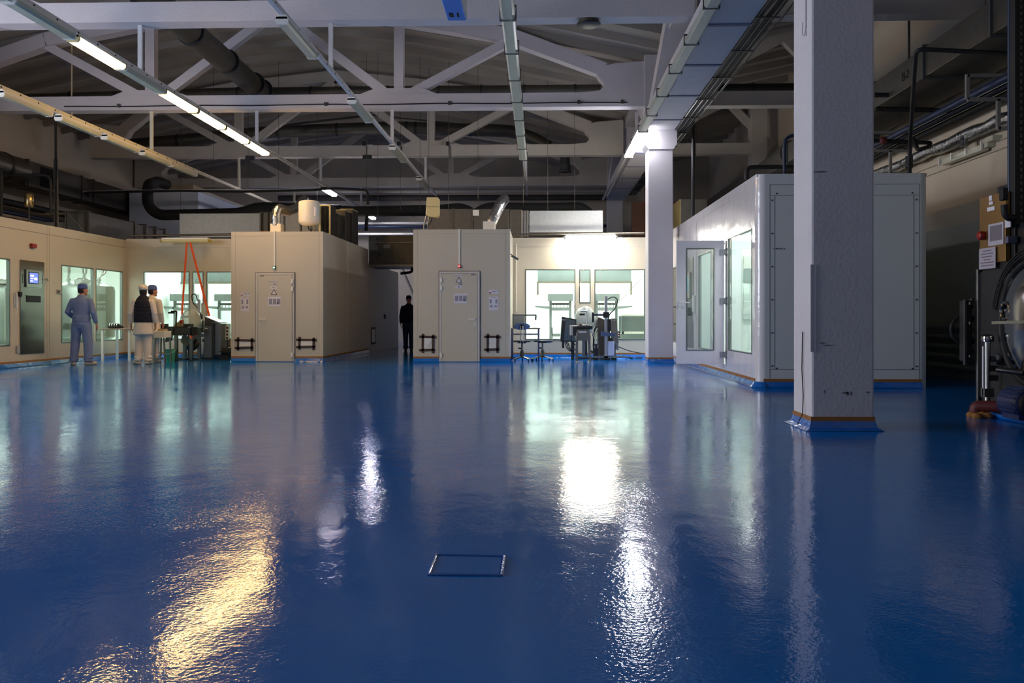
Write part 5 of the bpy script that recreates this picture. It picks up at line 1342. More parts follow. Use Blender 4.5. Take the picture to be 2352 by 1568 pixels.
t = thing('gauge_panel', 'small white panel with black gauges by the left cabinets', 'gauge panel', (P(521, 0, 21.5).x, 21.5, .5))
q0, q1 = P(518, 748, 21.5), P(526, 780, 21.5)
obj('plate', BX(q0.x, q1.x, 21.5, 21.53, q1.z, q0.z), whitee, t)
for k in range(4): obj('gauge', lathe(B(), [(.025, -.01), (.025, .01)], ((q0.x + q1.x) / 2, 21.49, q0.z - .05 - .085 * k), 12, 'y'), blackp, t)
obj('support_post', BX(q0.x + .02, q0.x + .05, 21.53, 21.56, 0, q0.z), steeld, t)
t = thing('floor_motor', 'small dark pump with cables on the floor beside the left cabinets', 'pump', (P(518, 0, 21.4).x, 21.4, 0))
q = P(518, 800, 21.4)
obj('motor', tube(B(), [(q.x - .12, 21.4, .2), (q.x + .14, 21.4, .2)], .1, 14), machd, t, True)
obj('foot', BX(q.x - .1, q.x + .1, 21.32, 21.48, 0, .12), machd, t)
obj('cable', tube(B(), bend([(q.x, 21.3, .2), (q.x + .2, 21.25, .1), (q.x + .45, 21.4, .12)], .1), .01, 6), blackp, t, True)

# ---- centre machine group
Yk = 21.5
t = thing('control_cabinet', 'grey steel control cabinet with sloping top left of the wrapped machine', 'cabinet', (P(1306, 0, Yk).x, Yk, 0))
x0, x1, xm = P(1287, 0, Yk).x, P(1324, 0, Yk).x, P(1296, 0, Yk).x
zt, zt2, zb = P(0, 727, Yk).z, P(0, 731, Yk).z, P(0, 783, Yk).z
obj('body', prism(B(), [(x0, zb), (x1, zb - .01), (x1, zt2 - .02), (x0 + .04, zt)], Yk, Yk + .45), steeld, t, bev=.006)
obj('door', prism(B(), [(x0 + .09, zb + .03), (x1 - .03, zb + .02), (x1 - .03, zt2 - .06), (x0 + .13, zt - .04)], Yk - .012, Yk), M('blue_grey_steel', (118, 128, 132), .35, .8, nz=4), t, bev=.003)
obj('name_label', BX(x0 + .05, x0 + .12, Yk - .016, Yk - .0, zt - .09, zt - .07), paper, t)
for x in (x0 + .07, x1 - .1): obj('leg', BX(x - .03, x + .03, Yk + .05, Yk + .11, 0 if x > x0 + .1 else P(0, 798, Yk).z, zb), steeld, t)
obj('rear_leg', BX(x0 + .3, x0 + .36, Yk + .35, Yk + .41, 0, zb), steeld, t)
for k in range(3):
    obj('hanging_cable', tube(B(), bend([P(1297 + 3 * k, 783, Yk + .1), P(1301 + 4 * k, 800, Yk), P(1312 + 3 * k, 808 - k, Yk), P(1326, 800 - 2 * k, Yk + .1)], .2, 6), .012, 6), blackp, t, True)
bag('big rounded machine head under clear plastic sheet in front of the centre windows', 1344, 704, 764, 22.0, .28)
# small feeder table
Yf_ = FL(1340, 832).y
X = lambda p: P(p, 0, Yf_).x
Z = lambda p: P(0, p, Yf_).z
t = thing('feeder_table', 'small steel hopper table on four legs in the centre machine group', 'machine', (X(1340), Yf_, 0))
obj('hopper', prism(B(), [(X(1323), Z(781)), (X(1357), Z(781)), (X(1357), Z(772)), (X(1354), Z(756)), (X(1327), Z(756)), (X(1323), Z(768))], Yf_, Yf_ + .35), M('warm_steel', (150, 142, 132), .35, .85, nz=4), t, bev=.006)
obj('mouth', BX(X(1329), X(1347), Yf_ - .01, Yf_ + .01, Z(763), Z(760)), whitee, t)
for px in (1326, 1354):
    for y, dp in ((Yf_ + .03, 0), (Yf_ + .32, 0)):
        x = X(px); obj('leg', bar(B(), (x, y, Z(781)), (x - .01 if px < 1340 else x + .02, y, 0.03), .045), M('warm_steel', (150, 142, 132), .35, .85), t)
        obj('foot', lathe(B(), [(.045, 0), (.045, .012), (.015, .02), (.015, .04)], (x, y, 0), 12), steel, t, True)
obj('cross_bar', bar(B(), (X(1326), Yf_ + .03, .13), (X(1354), Yf_ + .03, .13), .03), steel, t)
obj('middle_post', BX(X(1338), X(1345), Yf_ + .15, Yf_ + .2, .15, Z(781)), steel, t)
rb_ = B()
for px, py, r in ((1331, 753, .06), (1344, 752, .07), (1349, 751, .05), (1338, 757, .05)):
    q = P(px, py, Yf_ + .1); lathe(rb_, [(r * .7, -.12), (r, -.1), (r, .1), (r * .7, .12)], q, 12, 'x')
obj('rollers', rb_, machd, t, True)
q = P(1334, 747, Yf_ + .1); obj('red_knob', lathe(B(), [(.02, -.03), (.04, -.01), (.04, .02), (.02, .03)], q, 12, 'y'), darkred, t, True)
obj('guard_frame', tube(B(), bend([P(1348, 752, Yf_ + .1), P(1347, 714, Yf_ + .1), P(1333, 714, Yf_ + .1)], .04), .014, 8), steel, t, True)
q0, q1 = P(1331, 724, Yf_ + .1), P(1343, 720, Yf_ + .1); obj('sensor_bar', BX(q0.x, q1.x, Yf_ + .06, Yf_ + .14, q0.z, q1.z), blackp, t)
q0, q1 = P(1310, 770, Yf_), P(1326, 747, Yf_)
obj('control_box', BX(q0.x, q1.x, Yf_ + .05, Yf_ + .35, q0.z, q1.z), M('cream_box', (200, 194, 186), .4), t, bev=.008)
obj('box_front', BX(q0.x + .06, q1.x, Yf_ + .03, Yf_ + .06, q0.z - .01, q1.z - .03), steeld, t)
obj('box_leg', tube(B(), bend([P(1312, 770, Yf_ + .1), P(1313, 786, Yf_ + .1), P(1322, 792, Yf_ + .1)], .06), .012, 6), blackp, t, True)
# right cabinets
Yr = 21.6
t = thing('leaning_cabinet', 'slanted steel cabinet right of the printer stand, tangled cables at its side', 'cabinet', (P(1385, 0, Yr).x, Yr, 0))
X = lambda p: P(p, 0, Yr).x
Z = lambda p: P(0, p, Yr).z
obj('body', prism(B(), [(X(1376), 0), (X(1403), 0), (X(1401), Z(738)), (X(1375), Z(728)), (X(1371), Z(736))], Yr + .02, Yr + .4), M('warm_dark_steel', (108, 100, 92), .4, .8, nz=4), t, bev=.006)
obj('front_unit', prism(B(), [(X(1404), Z(786)), (X(1420), Z(786)), (X(1415), Z(731)), (X(1403), Z(731))], Yr - .2, Yr + .1), M('warm_steel', (150, 142, 132), .35, .85), t, bev=.006)
obj('front_label', BX(X(1407), X(1411), Yr - .206, Yr - .199, Z(736), Z(734)), paper, t)
obj('kick_leg', prism(B(), [(X(1416), Z(802)), (X(1420), Z(802)), (X(1419), Z(786)), (X(1412), Z(786))], Yr - .1, Yr + .0), steel, t)
obj('base_leg', BX(X(1405), X(1415), Yr + .1, Yr + .2, 0, Z(786)), steeld, t)
for i in range(6):
    rnd = random.Random(40 + i)
    pts = [P(1372 + rnd.uniform(-3, 5), 742 + 3 * i, Yr - .1), P(1362 + rnd.uniform(-4, 4), 755 + 4 * i, Yr - .15), P(1366 + rnd.uniform(-3, 8), 775 + 3 * i, Yr - .15), P(1363 + rnd.uniform(-3, 3), 800 + 2 * i, Yr - .1), P(1372, 814, Yr - .1)]
    obj('loose_cable', tube(B(), bend(pts, .25, 6), .011, 6), (blackp, whitee, blackp)[i % 3], t, True)
for k in range(3): obj('red_button' if k == 1 else 'button', lathe(B(), [(.022, -.03), (.022, .02)], (X(1421), Yr - .1, Z(745) + .06 * k - .3), 10, 'x'), redp if k == 1 else blackp, t)
t = thing('floor_valve', 'small black valve block on the floor between the feeder and the stand', 'valve', (P(1369, 0, 21.3).x, 21.3, 0))
q = P(1369, 812, 21.3)
obj('body', BX(q.x - .06, q.x + .06, 21.25, 21.35, 0, .3), blackp, t, bev=.01)
obj('stem', lathe(B(), [(.03, .3), (.03, .36), (.045, .37), (.045, .4)], (q.x, 21.3, 0), 10), machd, t, True)
obj('outlet', tube(B(), [(q.x - .06, 21.3, .2), (q.x - .14, 21.3, .22)], .03, 8), blackp, t, True)
pts = [P(1418, 795, 22.2), P(1445, 806, 22.3), P(1478, 812, 22.4)]
t = tag(obj('floor_cable', tube(B(), bend(pts, .3), .012, 6), blackp, None, True), 'black cable sagging along the wall toward the lit column', 'cable')
g = [FL(1438, 823), FL(1446, 822), FL(1452, 824), FL(1462, 823), FL(1475, 823)]
tag(obj('floor_cable', tube(B(), [p + V((0, 0, .02)) for p in g], .02, 6), blackp, None, True), 'short black cable lying on the floor left of the lit column', 'cable')

# ---- desk and two swivel chairs
g0, g1 = FL(1175, 832), FL(1236, 828); yd = g1.y
X = lambda p: P(p, 0, yd).x
t = thing('metal_desk', 'narrow grey desk with overhead lamp arm beside the greyish cabin', 'table', (X(1205), yd, 0))
zt = P(0, 755, yd).z
obj('table_top', BX(X(1172), X(1241), yd - .1, yd + .5, zt, zt + .025), wood, t, bev=.004)
for px in (1176, 1237):
    for y in (yd - .05, yd + .42):
        x = X(px); obj('leg', BX(x - .02, x + .02, y - .02, y + .02, 0, zt), M('violet_grey_leg', (120, 120, 150), .4, .3), t)
obj('front_rail', BX(X(1176), X(1237), yd - .06, yd - .02, P(0, 768, yd).z, P(0, 765, yd).z), M('violet_grey_leg', (120, 120, 150), .4, .3), t)
obj('arm_post', BX(X(1176), X(1179), yd + .3, yd + .34, zt, P(0, 720, yd).z), alum, t)
obj('lamp_arm', BX(X(1176), X(1232), yd + .28, yd + .38, P(0, 725, yd).z, P(0, 722, yd).z), alum, t)
obj('arm_tip', bar(B(), (X(1231), yd + .33, P(0, 724, yd).z), (X(1230), yd + .33, P(0, 735, yd).z), .035), machd, t)
obj('side_panel', BX(X(1177), X(1204), yd + .45, yd + .47, zt + .05, P(0, 725, yd).z), M('smoky_panel', (150, 160, 165), .3), t)
tag(obj('paper_pile', BX(X(1222), X(1236), yd, yd + .2, zt + .025, zt + .035), paper), 'thin paper sheets lying on the grey desk', 'paper')
tag(obj('small_pot', lathe(B(), [(.03, 0), (.035, .06)], (X(1181), yd + .1, zt + .025), 12), machd, None, True), 'small dark pot on the left end of the grey desk', 'pot')
def chair(px, gy, label, rot, back=True):
    g = FL(px, gy); x, y = g.x, g.y
    t = thing('swivel_chair', label, 'chair', (x, y, 0))
    sz = .45
    obj('seat', lathe(B(), [(.1, sz), (.2, sz + .004), (.215, sz + .02), (.21, sz + .04), (.15, sz + .045), (.02, sz + .035)], (x, y, 0), 24), M('dark_seat', (52, 52, 66), .5), t, True)
    obj('seat_plate', BX(x - .1, x + .1, y - .08, y + .08, sz - .025, sz), steeld, t)
    obj('gas_column', tube(B(), [(x, y, .1), (x, y, sz - .02)], .022, 12), alum, t, True)
    obj('column_sleeve', lathe(B(), [(.05, .08), (.045, .22), (.03, .26)], (x, y, 0), 16), steeld, t, True)
    obj('height_knob', tube(B(), [(x, y, .3), (x - .09, y, .31)], .018, 8), blackp, t, True)
    for k in range(5):
        a = rot + k * 2 * PI / 5
        e = V((x + .27 * math.cos(a), y + .27 * math.sin(a), .055))
        l = obj('base_leg', bar(B(), (x, y, .11), e, .045, .03), steel, t)
        obj('castor', lathe(B(), [(.026, -.015), (.026, .015)], e - V((0, 0, .027)), 12, 'x'), blackp, l, True)
    return t, x, y, sz
t, x, y, sz = chair(1199, 829, 'swivel chair with a blue-grey oval backrest at the grey desk', .3)
bk = B(); lathe(bk, [(.17, -.02), (.2, -.01), (.2, .015), (.16, .03)], (0, 0, 0), 28, 'y', sx=1, sy=.42)
for v in bk.verts: v.co = V((x + v.co.x * .98, y - .2 + v.co.y, .83 + v.co.z))
obj('backrest', bk, chairb, t, True)
obj('back_bracket', BX(x - .05, x + .05, y - .24, y - .21, .78, .88), machd, t, bev=.01)
for dx in (-.03, .03): obj('back_stay', tube(B(), bend([(x + dx, y - .05, sz - .01), (x + dx, y - .25, sz - .01), (x + dx, y - .235, .84)], .05), .01, 8), steel, t, True)
t, x, y, sz = chair(1246, 828, 'swivel chair with a tilted flat backrest seen edge-on, right of the desk', .9)
obj('backrest', (lambda b: ([setattr(v, 'co', V((x + .2 + v.co.x * .3, y + v.co.y, .8 + v.co.z))) for v in lathe(b, [(.17, -.02), (.2, 0), (.17, .02)], (0, 0, 0), 24, 'x', sx=.42 if 0 else 1, sy=1).verts], b)[-1])(B()), M('pale_backrest', (170, 172, 178), .5), t, True)
obj('back_stay', tube(B(), bend([(x, y, sz - .01), (x + .24, y, sz - .01), (x + .23, y, .8)], .06), .012, 8), steel, t, True)

# ================================================================== the dark machine at the right edge
XM = 4.87
q0, q1 = PX_(2256, 455, XM), PX_(2316, 600, XM)
t = thing('autoclave', 'big dark machine with a polished round vessel at the right edge', 'machine', (XM + .8, 8.9, 0))
tm = t
cyv, czv, rv_ = 8.72, .98, .62
# face plate with a round opening: ring of quads
def plate_with_hole(bm, y0, y1, z0, z1, cy, cz, r, x0, x1, n=40):
    rings = []
    for xx in (x0, x1):
        inn, out = [], []
        for k in range(n):
            a = 2 * PI * k / n; c, s = math.cos(a), math.sin(a)
            m = min(((y1 - cy) / c if c > 1e-6 else (y0 - cy) / c if c < -1e-6 else 1e9), ((z1 - cz) / s if s > 1e-6 else (z0 - cz) / s if s < -1e-6 else 1e9))
            inn.append(bm.verts.new((xx, cy + r * c, cz + r * s))); out.append(bm.verts.new((xx, cy + m * c, cz + m * s)))
        rings.append((inn, out))
    (i0, o0), (i1, o1) = rings
    for k in range(n):
        j = (k + 1) % n
        bm.faces.new((i0[k], i0[j], o0[j], o0[k])); bm.faces.new((i1[k], o1[k], o1[j], i1[j]))
        bm.faces.new((i0[k], i1[k], i1[j], i0[j])); bm.faces.new((o0[k], o0[j], o1[j], o1[k]))
    return bm
y_l = PX_(2252, 0, XM).y
obj('face_plate', plate_with_hole(B(), 7.2, y_l, .0, q1.z, cyv, czv, rv_, XM, XM + .05), machd, t)
obj('edge_post', BX(XM - .03, XM + .06, y_l, y_l + .04, 0, q1.z - .05), steel, t, bev=.004)
obj('rear_body', BX(XM + .06, 6.5, 7.2, y_l - .0, .35, 2.0), machd, t)
obj('vessel_rim', torus(B(), (XM - .01, cyv, czv), rv_ + .0, .035, 'x', 48, 10), blackp, t, True)
obj('vessel_door', lathe(B(), [(rv_ * .98, .03), (rv_ * .95, -.04), (rv_ * .8, -.1), (rv_ * .5, -.15), (.02, -.17)], (XM + .02, cyv, czv), 48, 'x'), chrome, t, True)
tj = torus(B(), (XM - .12, cyv + .32, czv + .12), .085, .02, 'x', 24, 8); obj('sight_port', tj, chrome, t, True)
obj('door_bar', bar(B(), (XM - .17, cyv + .45, czv + .0), (XM - .2, cyv - .6, czv + .02), .05, .03), chrome, t)
for k in range(3): obj('door_hose', tube(B(), [(XM - .03, cyv + (rv_ + .03 + .03 * k) * math.cos(a), czv + (rv_ + .03 + .03 * k) * math.sin(a)) for a in [PI * .35 + k * .02 + j * .09 for j in range(10)]][::1] if 0 else [(XM - .04, cyv + (rv_ + .06 + .03 * k) * math.cos(.2 + j * .11), czv + (rv_ + .06 + .03 * k) * math.sin(.2 + j * .11)) for j in range(12)], .012, 6), blackp, t, True)
# golden control plate and papers on it
obj('control_plate', BX(XM - .03, XM + .02, q1.y, q0.y, q1.z + .0, q0.z), brass, t, bev=.004)
def mplate(nm, p0, p1, m, dx=.036, lab=None):
    a, b_ = PX_(*p0, XM), PX_(*p1, XM); ys = sorted((a.y, b_.y)); 
    return obj(nm, BX(XM - dx, XM - dx + .008, ys[0], ys[1], b_.z, a.z), m, t, label=lab)
mplate('instruction_sheet', (2278, 516), (2313, 560), M('glossy_paper', (186, 180, 190), .25), .038)
mplate('print', (2282, 520), (2310, 550), M('speckled_print', (120, 112, 120), .4, nz=90, amt=.6), .0385)
mplate('label', (2275, 477), (2292, 482), paper); mplate('label', (2279, 450), (2286, 460), paper); mplate('label', (2279, 464), (2288, 469), paper); mplate('label', (2316, 505), (2329, 521), paper)
a = PX_(2267, 541, XM)
obj('stop_button', lathe(B(), [(.045, 0), (.05, -.03), (.045, -.06), (.02, -.075)], (XM - .03, a.y, a.z), 20, 'x'), redp, t, True, label='red mushroom stop button')
a, b_ = PX_(2254, 572, XM - .02), PX_(2292, 615, XM - .02)
ts = thing('notice_sheet', 'white notice sheet with lines of text below the golden control plate', 'notice', (XM - .04, a.y, b_.z))
obj('paper', BX(XM - .045, XM - .04, b_.y, a.y, b_.z, a.z), M('notice_paper', (178, 168, 176), .7), ts)
for k, (w, o) in enumerate(((.5, .25), (.7, .15), (.64, .2), (.4, .3), (.8, .1), (.7, .15))):
    z = a.z - (a.z - b_.z) * (.14 + .14 * k); L_ = a.y - b_.y
    tx = text_bm(('DEZINFECTIE', 'NUMAI PERSONAL', 'AUTORIZAT', 'INTRARE', 'SE INTERZICE', 'OPRIREA')[k] if 0 else 'IIIIIIIIIIII'[:int(14 * w)], .02, (XM - .046, (a.y + b_.y) / 2, z), (0, -1, 0), (0, 0, 1))
    tx.free(); obj('text_line', BX(XM - .0465, XM - .0445, b_.y + L_ * o, b_.y + L_ * (o + w), z - .006, z + .006), M('faded_print', (120, 108, 120), .7), ts)
# upright pipes and cable chain above the machine
for k, (px, r, m, nm) in enumerate(((2319, .022, bluepipe, 'blue_riser'), (2324, .016, bluepipe, 'blue_riser'))):
    a = P(px, 600, 9.3); obj(nm, tube(B(), [(a.x, 9.3, 1.6), (a.x, 9.3, 6.6)], r, 10), m, t, True)
a = P(2337, 600, 9.2)
obj('cable_duct', BX(a.x - .055, a.x + .06, 9.15, 9.25, 1.35, 6.8), blackp, t, bev=.01)
sl = B()
for k in range(70): box(sl, a.x + .0, a.x + .02, 9.143, 9.152, 1.7 + .07 * k, 1.74 + .07 * k)
obj('duct_slots', sl, galvd, t)
obj('dome_cap', lathe(B(), [(.02, 1.25), (.1, 1.3), (.13, 1.4), (.12, 1.5)], (a.x, 9.2, 0), 20), machd, t, True)
obj('black_hose', tube(B(), bend([P(2307, 470, 9.1), P(2308, 492, 9.1), P(2316, 501, 9.1), P(2332, 500, 9.1)], .06, 6), .035, 10), blackp, t, True)
q = P(2304, 445, 9.1); obj('pressure_switch', BX(q.x - .03, q.x + .03, 9.05, 9.13, q.z - .07, q.z + .06), blackp, t, bev=.012)
obj('junction_box', BX(P(2309, 0, 9.15).x, P(2331, 0, 9.15).x, 9.1, 9.16, P(0, 565, 9.15).z, P(0, 550, 9.15).z), M('violet_grey_case', (96, 98, 120), .5), t, bev=.005)
obj('upper_cowl', BX(P(2300, 0, 9.5).x, 6.4, 9.3, 9.6, 1.65, 2.45), machd, t, bev=.02)
obj('thin_wire', tube(B(), bend([P(2326, 610, 9.1), P(2323, 650, 9.1), P(2314, 672, 9.1)], .1), .005, 6), galv, t, True)
# handwheel and its upright box
q = P(2218, 757, 10.1)
obj('handwheel', torus(B(), (q.x, 10.1, q.z), .165, .018, 'y', 36, 8), blackp, t, True)
for k in range(3):
    a = k * 2 * PI / 3 + .0
    obj('wheel_spoke', bar(B(), (q.x, 10.1, q.z), (q.x - .16 * math.cos(a), 10.1, q.z + .16 * math.sin(a)), .035, .02, (0, 1, 0)), blackp, t)
x0, x1, z0, z1 = P(2216, 0, 9.95).x, P(2232, 0, 9.95).x, P(0, 826, 9.95).z, P(0, 692, 9.95).z
obj('wheel_box', BX(x0, x1, 9.93, 10.08, z0, z1), machd, t, bev=.008)
obj('wheel_box_rail', BX(x0 - .02, x0, 9.9, 9.95, z0 - .04, z1 + .01), steeld, t)
obj('wheel_box_rail', tube(B(), [(x1 + .03, 9.92, z0 + .02), (x1 + .03, 9.92, z1 - .02)], .014, 8), chrome, t, True)
for z in (z0 + .06, z1 - .25, z1 - .03): obj('rail_clip', BX(x1 - .06, x1 + .05, 9.9, 9.94, z - .015, z + .015), chrome, t)
obj('box_bracket', BX(x1, XM + .0, 9.94, 10.0, z1 - .08, z1 + .03), machd, t)
# level gauge and valve at the foot
gy = 9.35; a, b_ = P(2268, 778, gy), P(2268, 922, gy)
obj('level_tube', tube(B(), [(a.x, gy, b_.z), (a.x, gy, a.z)], .03, 14), steel, t, True)
obj('gauge_strip', BX(a.x - .05, a.x - .035, gy - .01, gy + .01, b_.z + .06, a.z - .08), paper, t)
obj('gauge_cap', lathe(B(), [(.06, a.z - .03), (.065, a.z), (.06, a.z + .03), (.03, a.z + .05)], (a.x, gy, 0), 18), chrome, t, True)
for dz in (.22, .32, .42): obj('clamp_block', BX(a.x + .0, a.x + .1, gy - .03, gy + .03, b_.z + dz, b_.z + dz + .06), steeld, t)
obj('foot_block', BX(a.x - .05, a.x + .05, gy - .04, gy + .04, b_.z + .05, b_.z + .14), steel, t)
q = P(2296, 824, gy); obj('valve_flange', lathe(B(), [(.05, -.03), (.07, -.02), (.07, .02), (.05, .03)], (q.x, gy - .05, q.z), 18, 'y'), chrome, t, True)
obj('drain_pipe', tube(B(), bend([P(2240, 952, 9.3), P(2240, 932, 9.3), P(2330, 935, 9.1), P(2336, 945, 9.1)], .1, 6), .06, 14), darkred, t, True)
obj('lower_pipe', tube(B(), [P(2290, 848, 9.0), P(2352, 856, 8.8)], .03, 10), steeld, t, True)
obj('plinth', BX(XM - .2, 6.4, 7.2, 9.55, 0.0, .05), cove, t, bev=.02)
rg = B()
for k in range(5): 
    q = FL(2232 + 12 * k, 957 + (k % 2) * 3); lathe(rg, [(.05, .0), (.06, .02), (.04, .05), (.01, .055)], q, 8)
obj('sealant', rg, kraft, t, True)
# blue motor
t = thing('electric_motor', 'blue finned electric motor at the foot of the dark machine, cut by the frame', 'motor', (4.95, 8.55, .05))
mc = P(2356, 928, 8.6)
obj('housing', lathe(B(), [(.13, -.02), (.155, 0), (.155, .34), (.12, .36)], (mc.x, 8.5, mc.z), 32, 'y'), motorb, t, True)
obj('fan_cover', lathe(B(), [(.12, -.05), (.135, -.03), (.135, 0)], (mc.x, 8.48, mc.z), 32, 'y'), M('dark_fan_grille', (26, 30, 48), .5), t, True)
fb = B()
for k in range(16):
    a = k * 2 * PI / 16; c, s = math.cos(a), math.sin(a); bar(fb, (mc.x + .16 * c, 8.52, mc.z + .16 * s), (mc.x + .16 * c, 8.8, mc.z + .16 * s), .012)
obj('cooling_fins', fb, motorb, t)
obj('foot', BX(mc.x - .12, mc.x + .12, 8.5, 8.8, .05, mc.z - .1), motorb, t)
# smooth-pipe radiators on the right wall
t = thing('pipe_radiator', 'bank of long horizontal heating pipes low on the right wall', 'radiator', (7.0, 13.5, .1))
for k in range(5): obj('heating_pipe', tube(B(), [(7.02, 9.5, .2 + .17 * k), (7.02, 19, .2 + .17 * k)], .055, 12), M('grey_green_pipe', (120, 124, 116), .5), t, True)
for y in (11.5, 14.9, 18): obj('bracket', BX(7.06, 7.15, y - .03, y + .03, .12, .95), M('grey_green_pipe', (120, 124, 116), .5), t)
# ================================================================== people
DG = None
def bake(bm, name, m, parent, vox=.012, smooth=3):
    """fuse overlapping closed shapes into one smooth continuous surface"""
    bmesh.ops.recalc_face_normals(bm, faces=bm.faces)
    me = bpy.data.meshes.new('tmp'); bm.to_mesh(me); bm.free()
    o = bpy.data.objects.new('tmp', me); C.objects.link(o)
    r = o.modifiers.new('r', 'REMESH'); r.mode = 'VOXEL'; r.voxel_size = vox; r.adaptivity = 0
    if smooth:
        s = o.modifiers.new('s', 'SMOOTH'); s.iterations = smooth; s.factor = .5
    dg = bpy.context.evaluated_depsgraph_get()
    me2 = bpy.data.meshes.new_from_object(o.evaluated_get(dg)); me2.name = name
    bpy.data.objects.remove(o); bpy.data.meshes.remove(me)
    me2.materials.clear(); me2.materials.append(m)
    for p in me2.polygons: p.use_smooth = True
    ob = bpy.data.objects.new(name, me2); C.objects.link(ob); ob.parent = parent
    return ob
def loft(bm, secs, n=24):
    """elliptic sections (x, y, z, rx, ry) bottom to top"""
    rings = []
    for x, y, z, rx, ry in secs: rings.append([bm.verts.new((x + rx * math.cos(2 * PI * k / n), y + ry * math.sin(2 * PI * k / n), z)) for k in range(n)])
    for a, b in zip(rings, rings[1:]):
        for k in range(n): bm.faces.new((a[k], a[(k + 1) % n], b[(k + 1) % n], b[k]))
    bm.faces.new(list(reversed(rings[0]))); bm.faces.new(rings[-1])
def limb(bm, pts, rs, n=14): tube(bm, bend(pts, .05, 3) if 0 else pts, 0, n, rs=rs)
def ball(bm, c, r, n=16, sc=(1, 1, 1)):
    pr = [(r * math.sin(PI * k / 8) + .0005, -r * math.cos(PI * k / 8)) for k in range(9)]
    b0 = len(bm.verts); lathe(bm, pr, (0, 0, 0), n); bm.verts.ensure_lookup_table()
    for v in list(bm.verts)[b0:]: v.co = V((c[0] + v.co.x * sc[0], c[1] + v.co.y * sc[1], c[2] + v.co.z * sc[2]))

def person(label, loc, rot, ht, J, clothes, headyaw=0, hair=None):
    """faces +Y before rotation. J: joint positions; returns the root"""
    t = thing('person', label, 'person', (0, 0, 0), 'people in the hall')
    b = B()
    # torso, neck, head in one fused surface
    loft(b, [(0, 0, .84, .10, .085), (0, 0, .92, .155, .105), (0, 0, 1.0, .15, .1), (0, .0, 1.12, .13, .09), (0, 0, 1.26, .155, .105), (0, 0, 1.38, .165, .1), (0, -.005, 1.45, .12, .075), (0, -.005, 1.49, .06, .055)])
    hc = V(J.get('head', (0, .02, 1.63)))
    limb(b, [(0, -.005, 1.44), (0, .0, 1.5), (hc.x * .6, hc.y - .01, hc.z - .09)], [.06, .055, .053])
    R = Matrix.Rotation(headyaw, 3, 'Z')
    def hp(x, y, z): return hc + R @ V((x, y, z))
    hb = B(); loft(hb, [(0, .03, -.115, .03, .035), (0, .03, -.10, .05, .06), (0, .02, -.05, .066, .08), (0, .005, .01, .075, .092), (0, 0, .06, .074, .09), (0, -.005, .10, .055, .068), (0, -.005, .118, .02, .03)])
    ball(hb, (0, .105, -.02), .016, 10, (.8, 1, 1.6)); ball(hb, (0, .095, .018), .012, 8, (2.6, .6, .5))
    ball(hb, (0, .093, -.062), .014, 8, (1.7, .6, .5)); ball(hb, (0, .085, -.1), .022, 8)
    for s in (-1, 1): ball(hb, (s * .078, -.005, -.01), .026, 10, (.35, .7, 1.1)); ball(hb, (s * .031, .085, .002), .011, 8)
    me = bpy.data.meshes.new('h'); hb.to_mesh(me); hb.free()
    for v in me.vertices: v.co = hp(*v.co)
    b.from_mesh(me); bpy.data.meshes.remove(me)
    for s, S_ in ((-1, 'L'), (1, 'R')):
        sh, el, wr = (V(J[k + S_]) for k in ('sh', 'el', 'wr')); hi, kn, an = (V(J[k + S_]) for k in ('hi', 'kn', 'an'))
        limb(b, [(sh.x * .4, sh.y, sh.z - .02), sh, sh.lerp(el, .35), el, el.lerp(wr, .4), wr], [.055, .058, .05, .04, .037, .025])
        limb(b, [hi + V((-.02 * s, 0, .05)), hi, hi.lerp(kn, .5), kn, kn.lerp(an, .35), an, an - V((0, 0, .03))], [.085, .092, .075, .055, .056, .036, .036])
        f = V(J.get('ft' + S_, (0, 1, 0)))
        limb(b, [an + V((0, 0, -.03)) - f * .05, an + V((0, 0, -.045)) + f * .08, an + V((0, 0, -.06)) + f * .17], [.035, .036, .025])
        # hand: palm, four unequal fingers, thumb from the side
        d = V(J.get('hd' + S_, (wr - el))).normalized(); fw = V((0, 1, 0)); fw = (fw - d * d.dot(fw)).normalized(); nn = d.cross(fw)
        palm = wr + d * .045
        for w in (-.026, -.009, .009, .026): limb(b, [wr + fw * w * .6, palm + fw * w, wr + d * .085 + fw * w], [.015, .015, .012], 8)
        for w, L_ in ((.027, .07), (.009, .08), (-.009, .075), (-.027, .058)):
            p = wr + d * .085 + fw * w; q = p + d * L_ * .55 - nn * s * .012; limb(b, [p - d * .01, p + d * .012, q, q + d * L_ * .4 - nn * s * .025], [.0095, .0095, .009, .0075], 8)
        th = wr + d * .03 + fw * .028; limb(b, [th, th + d * .03 + fw * .025, th + d * .06 + fw * .03 - nn * s * .01], [.013, .011, .008], 8)
    bake(b, 'body', skin, t, .0085, 2)
    for fn in clothes: fn(t, J, hp)
    t.location = loc; t.rotation_euler = (0, 0, rot); t.scale = (1, 1, 1)
    k = ht / 1.76
    t.scale = (k, k, k)
    return t
def trousers(m, hem=.062, kneer=.09):
    def f(t, J, hp):
        b = B(); loft(b, [(0, 0, .80, .12, .11), (0, -.005, .88, .182, .135), (0, -.005, .96, .178, .128), (0, 0, 1.05, .158, .112)])
        for S_, s in (('L', -1), ('R', 1)):
            hi, kn, an = (V(J[k + S_]) for k in ('hi', 'kn', 'an'))
            limb(b, [hi + V((0, 0, .02)), hi.lerp(kn, .25), hi.lerp(kn, .6), kn, kn.lerp(an, .35), kn.lerp(an, .75), an + V((0, 0, -.02))], [.112, .116, .1, kneer, kneer - .004, hem + .012, hem + .014], 18)
            for k in range(3): ball(b, an + V((.02 * s * (-1) ** k, .01, .0 + .035 * k)), hem + .016, 12, (1.05, 1.05, .28))
        bake(b, 'trousers', m, t, .011, 3)
    return f
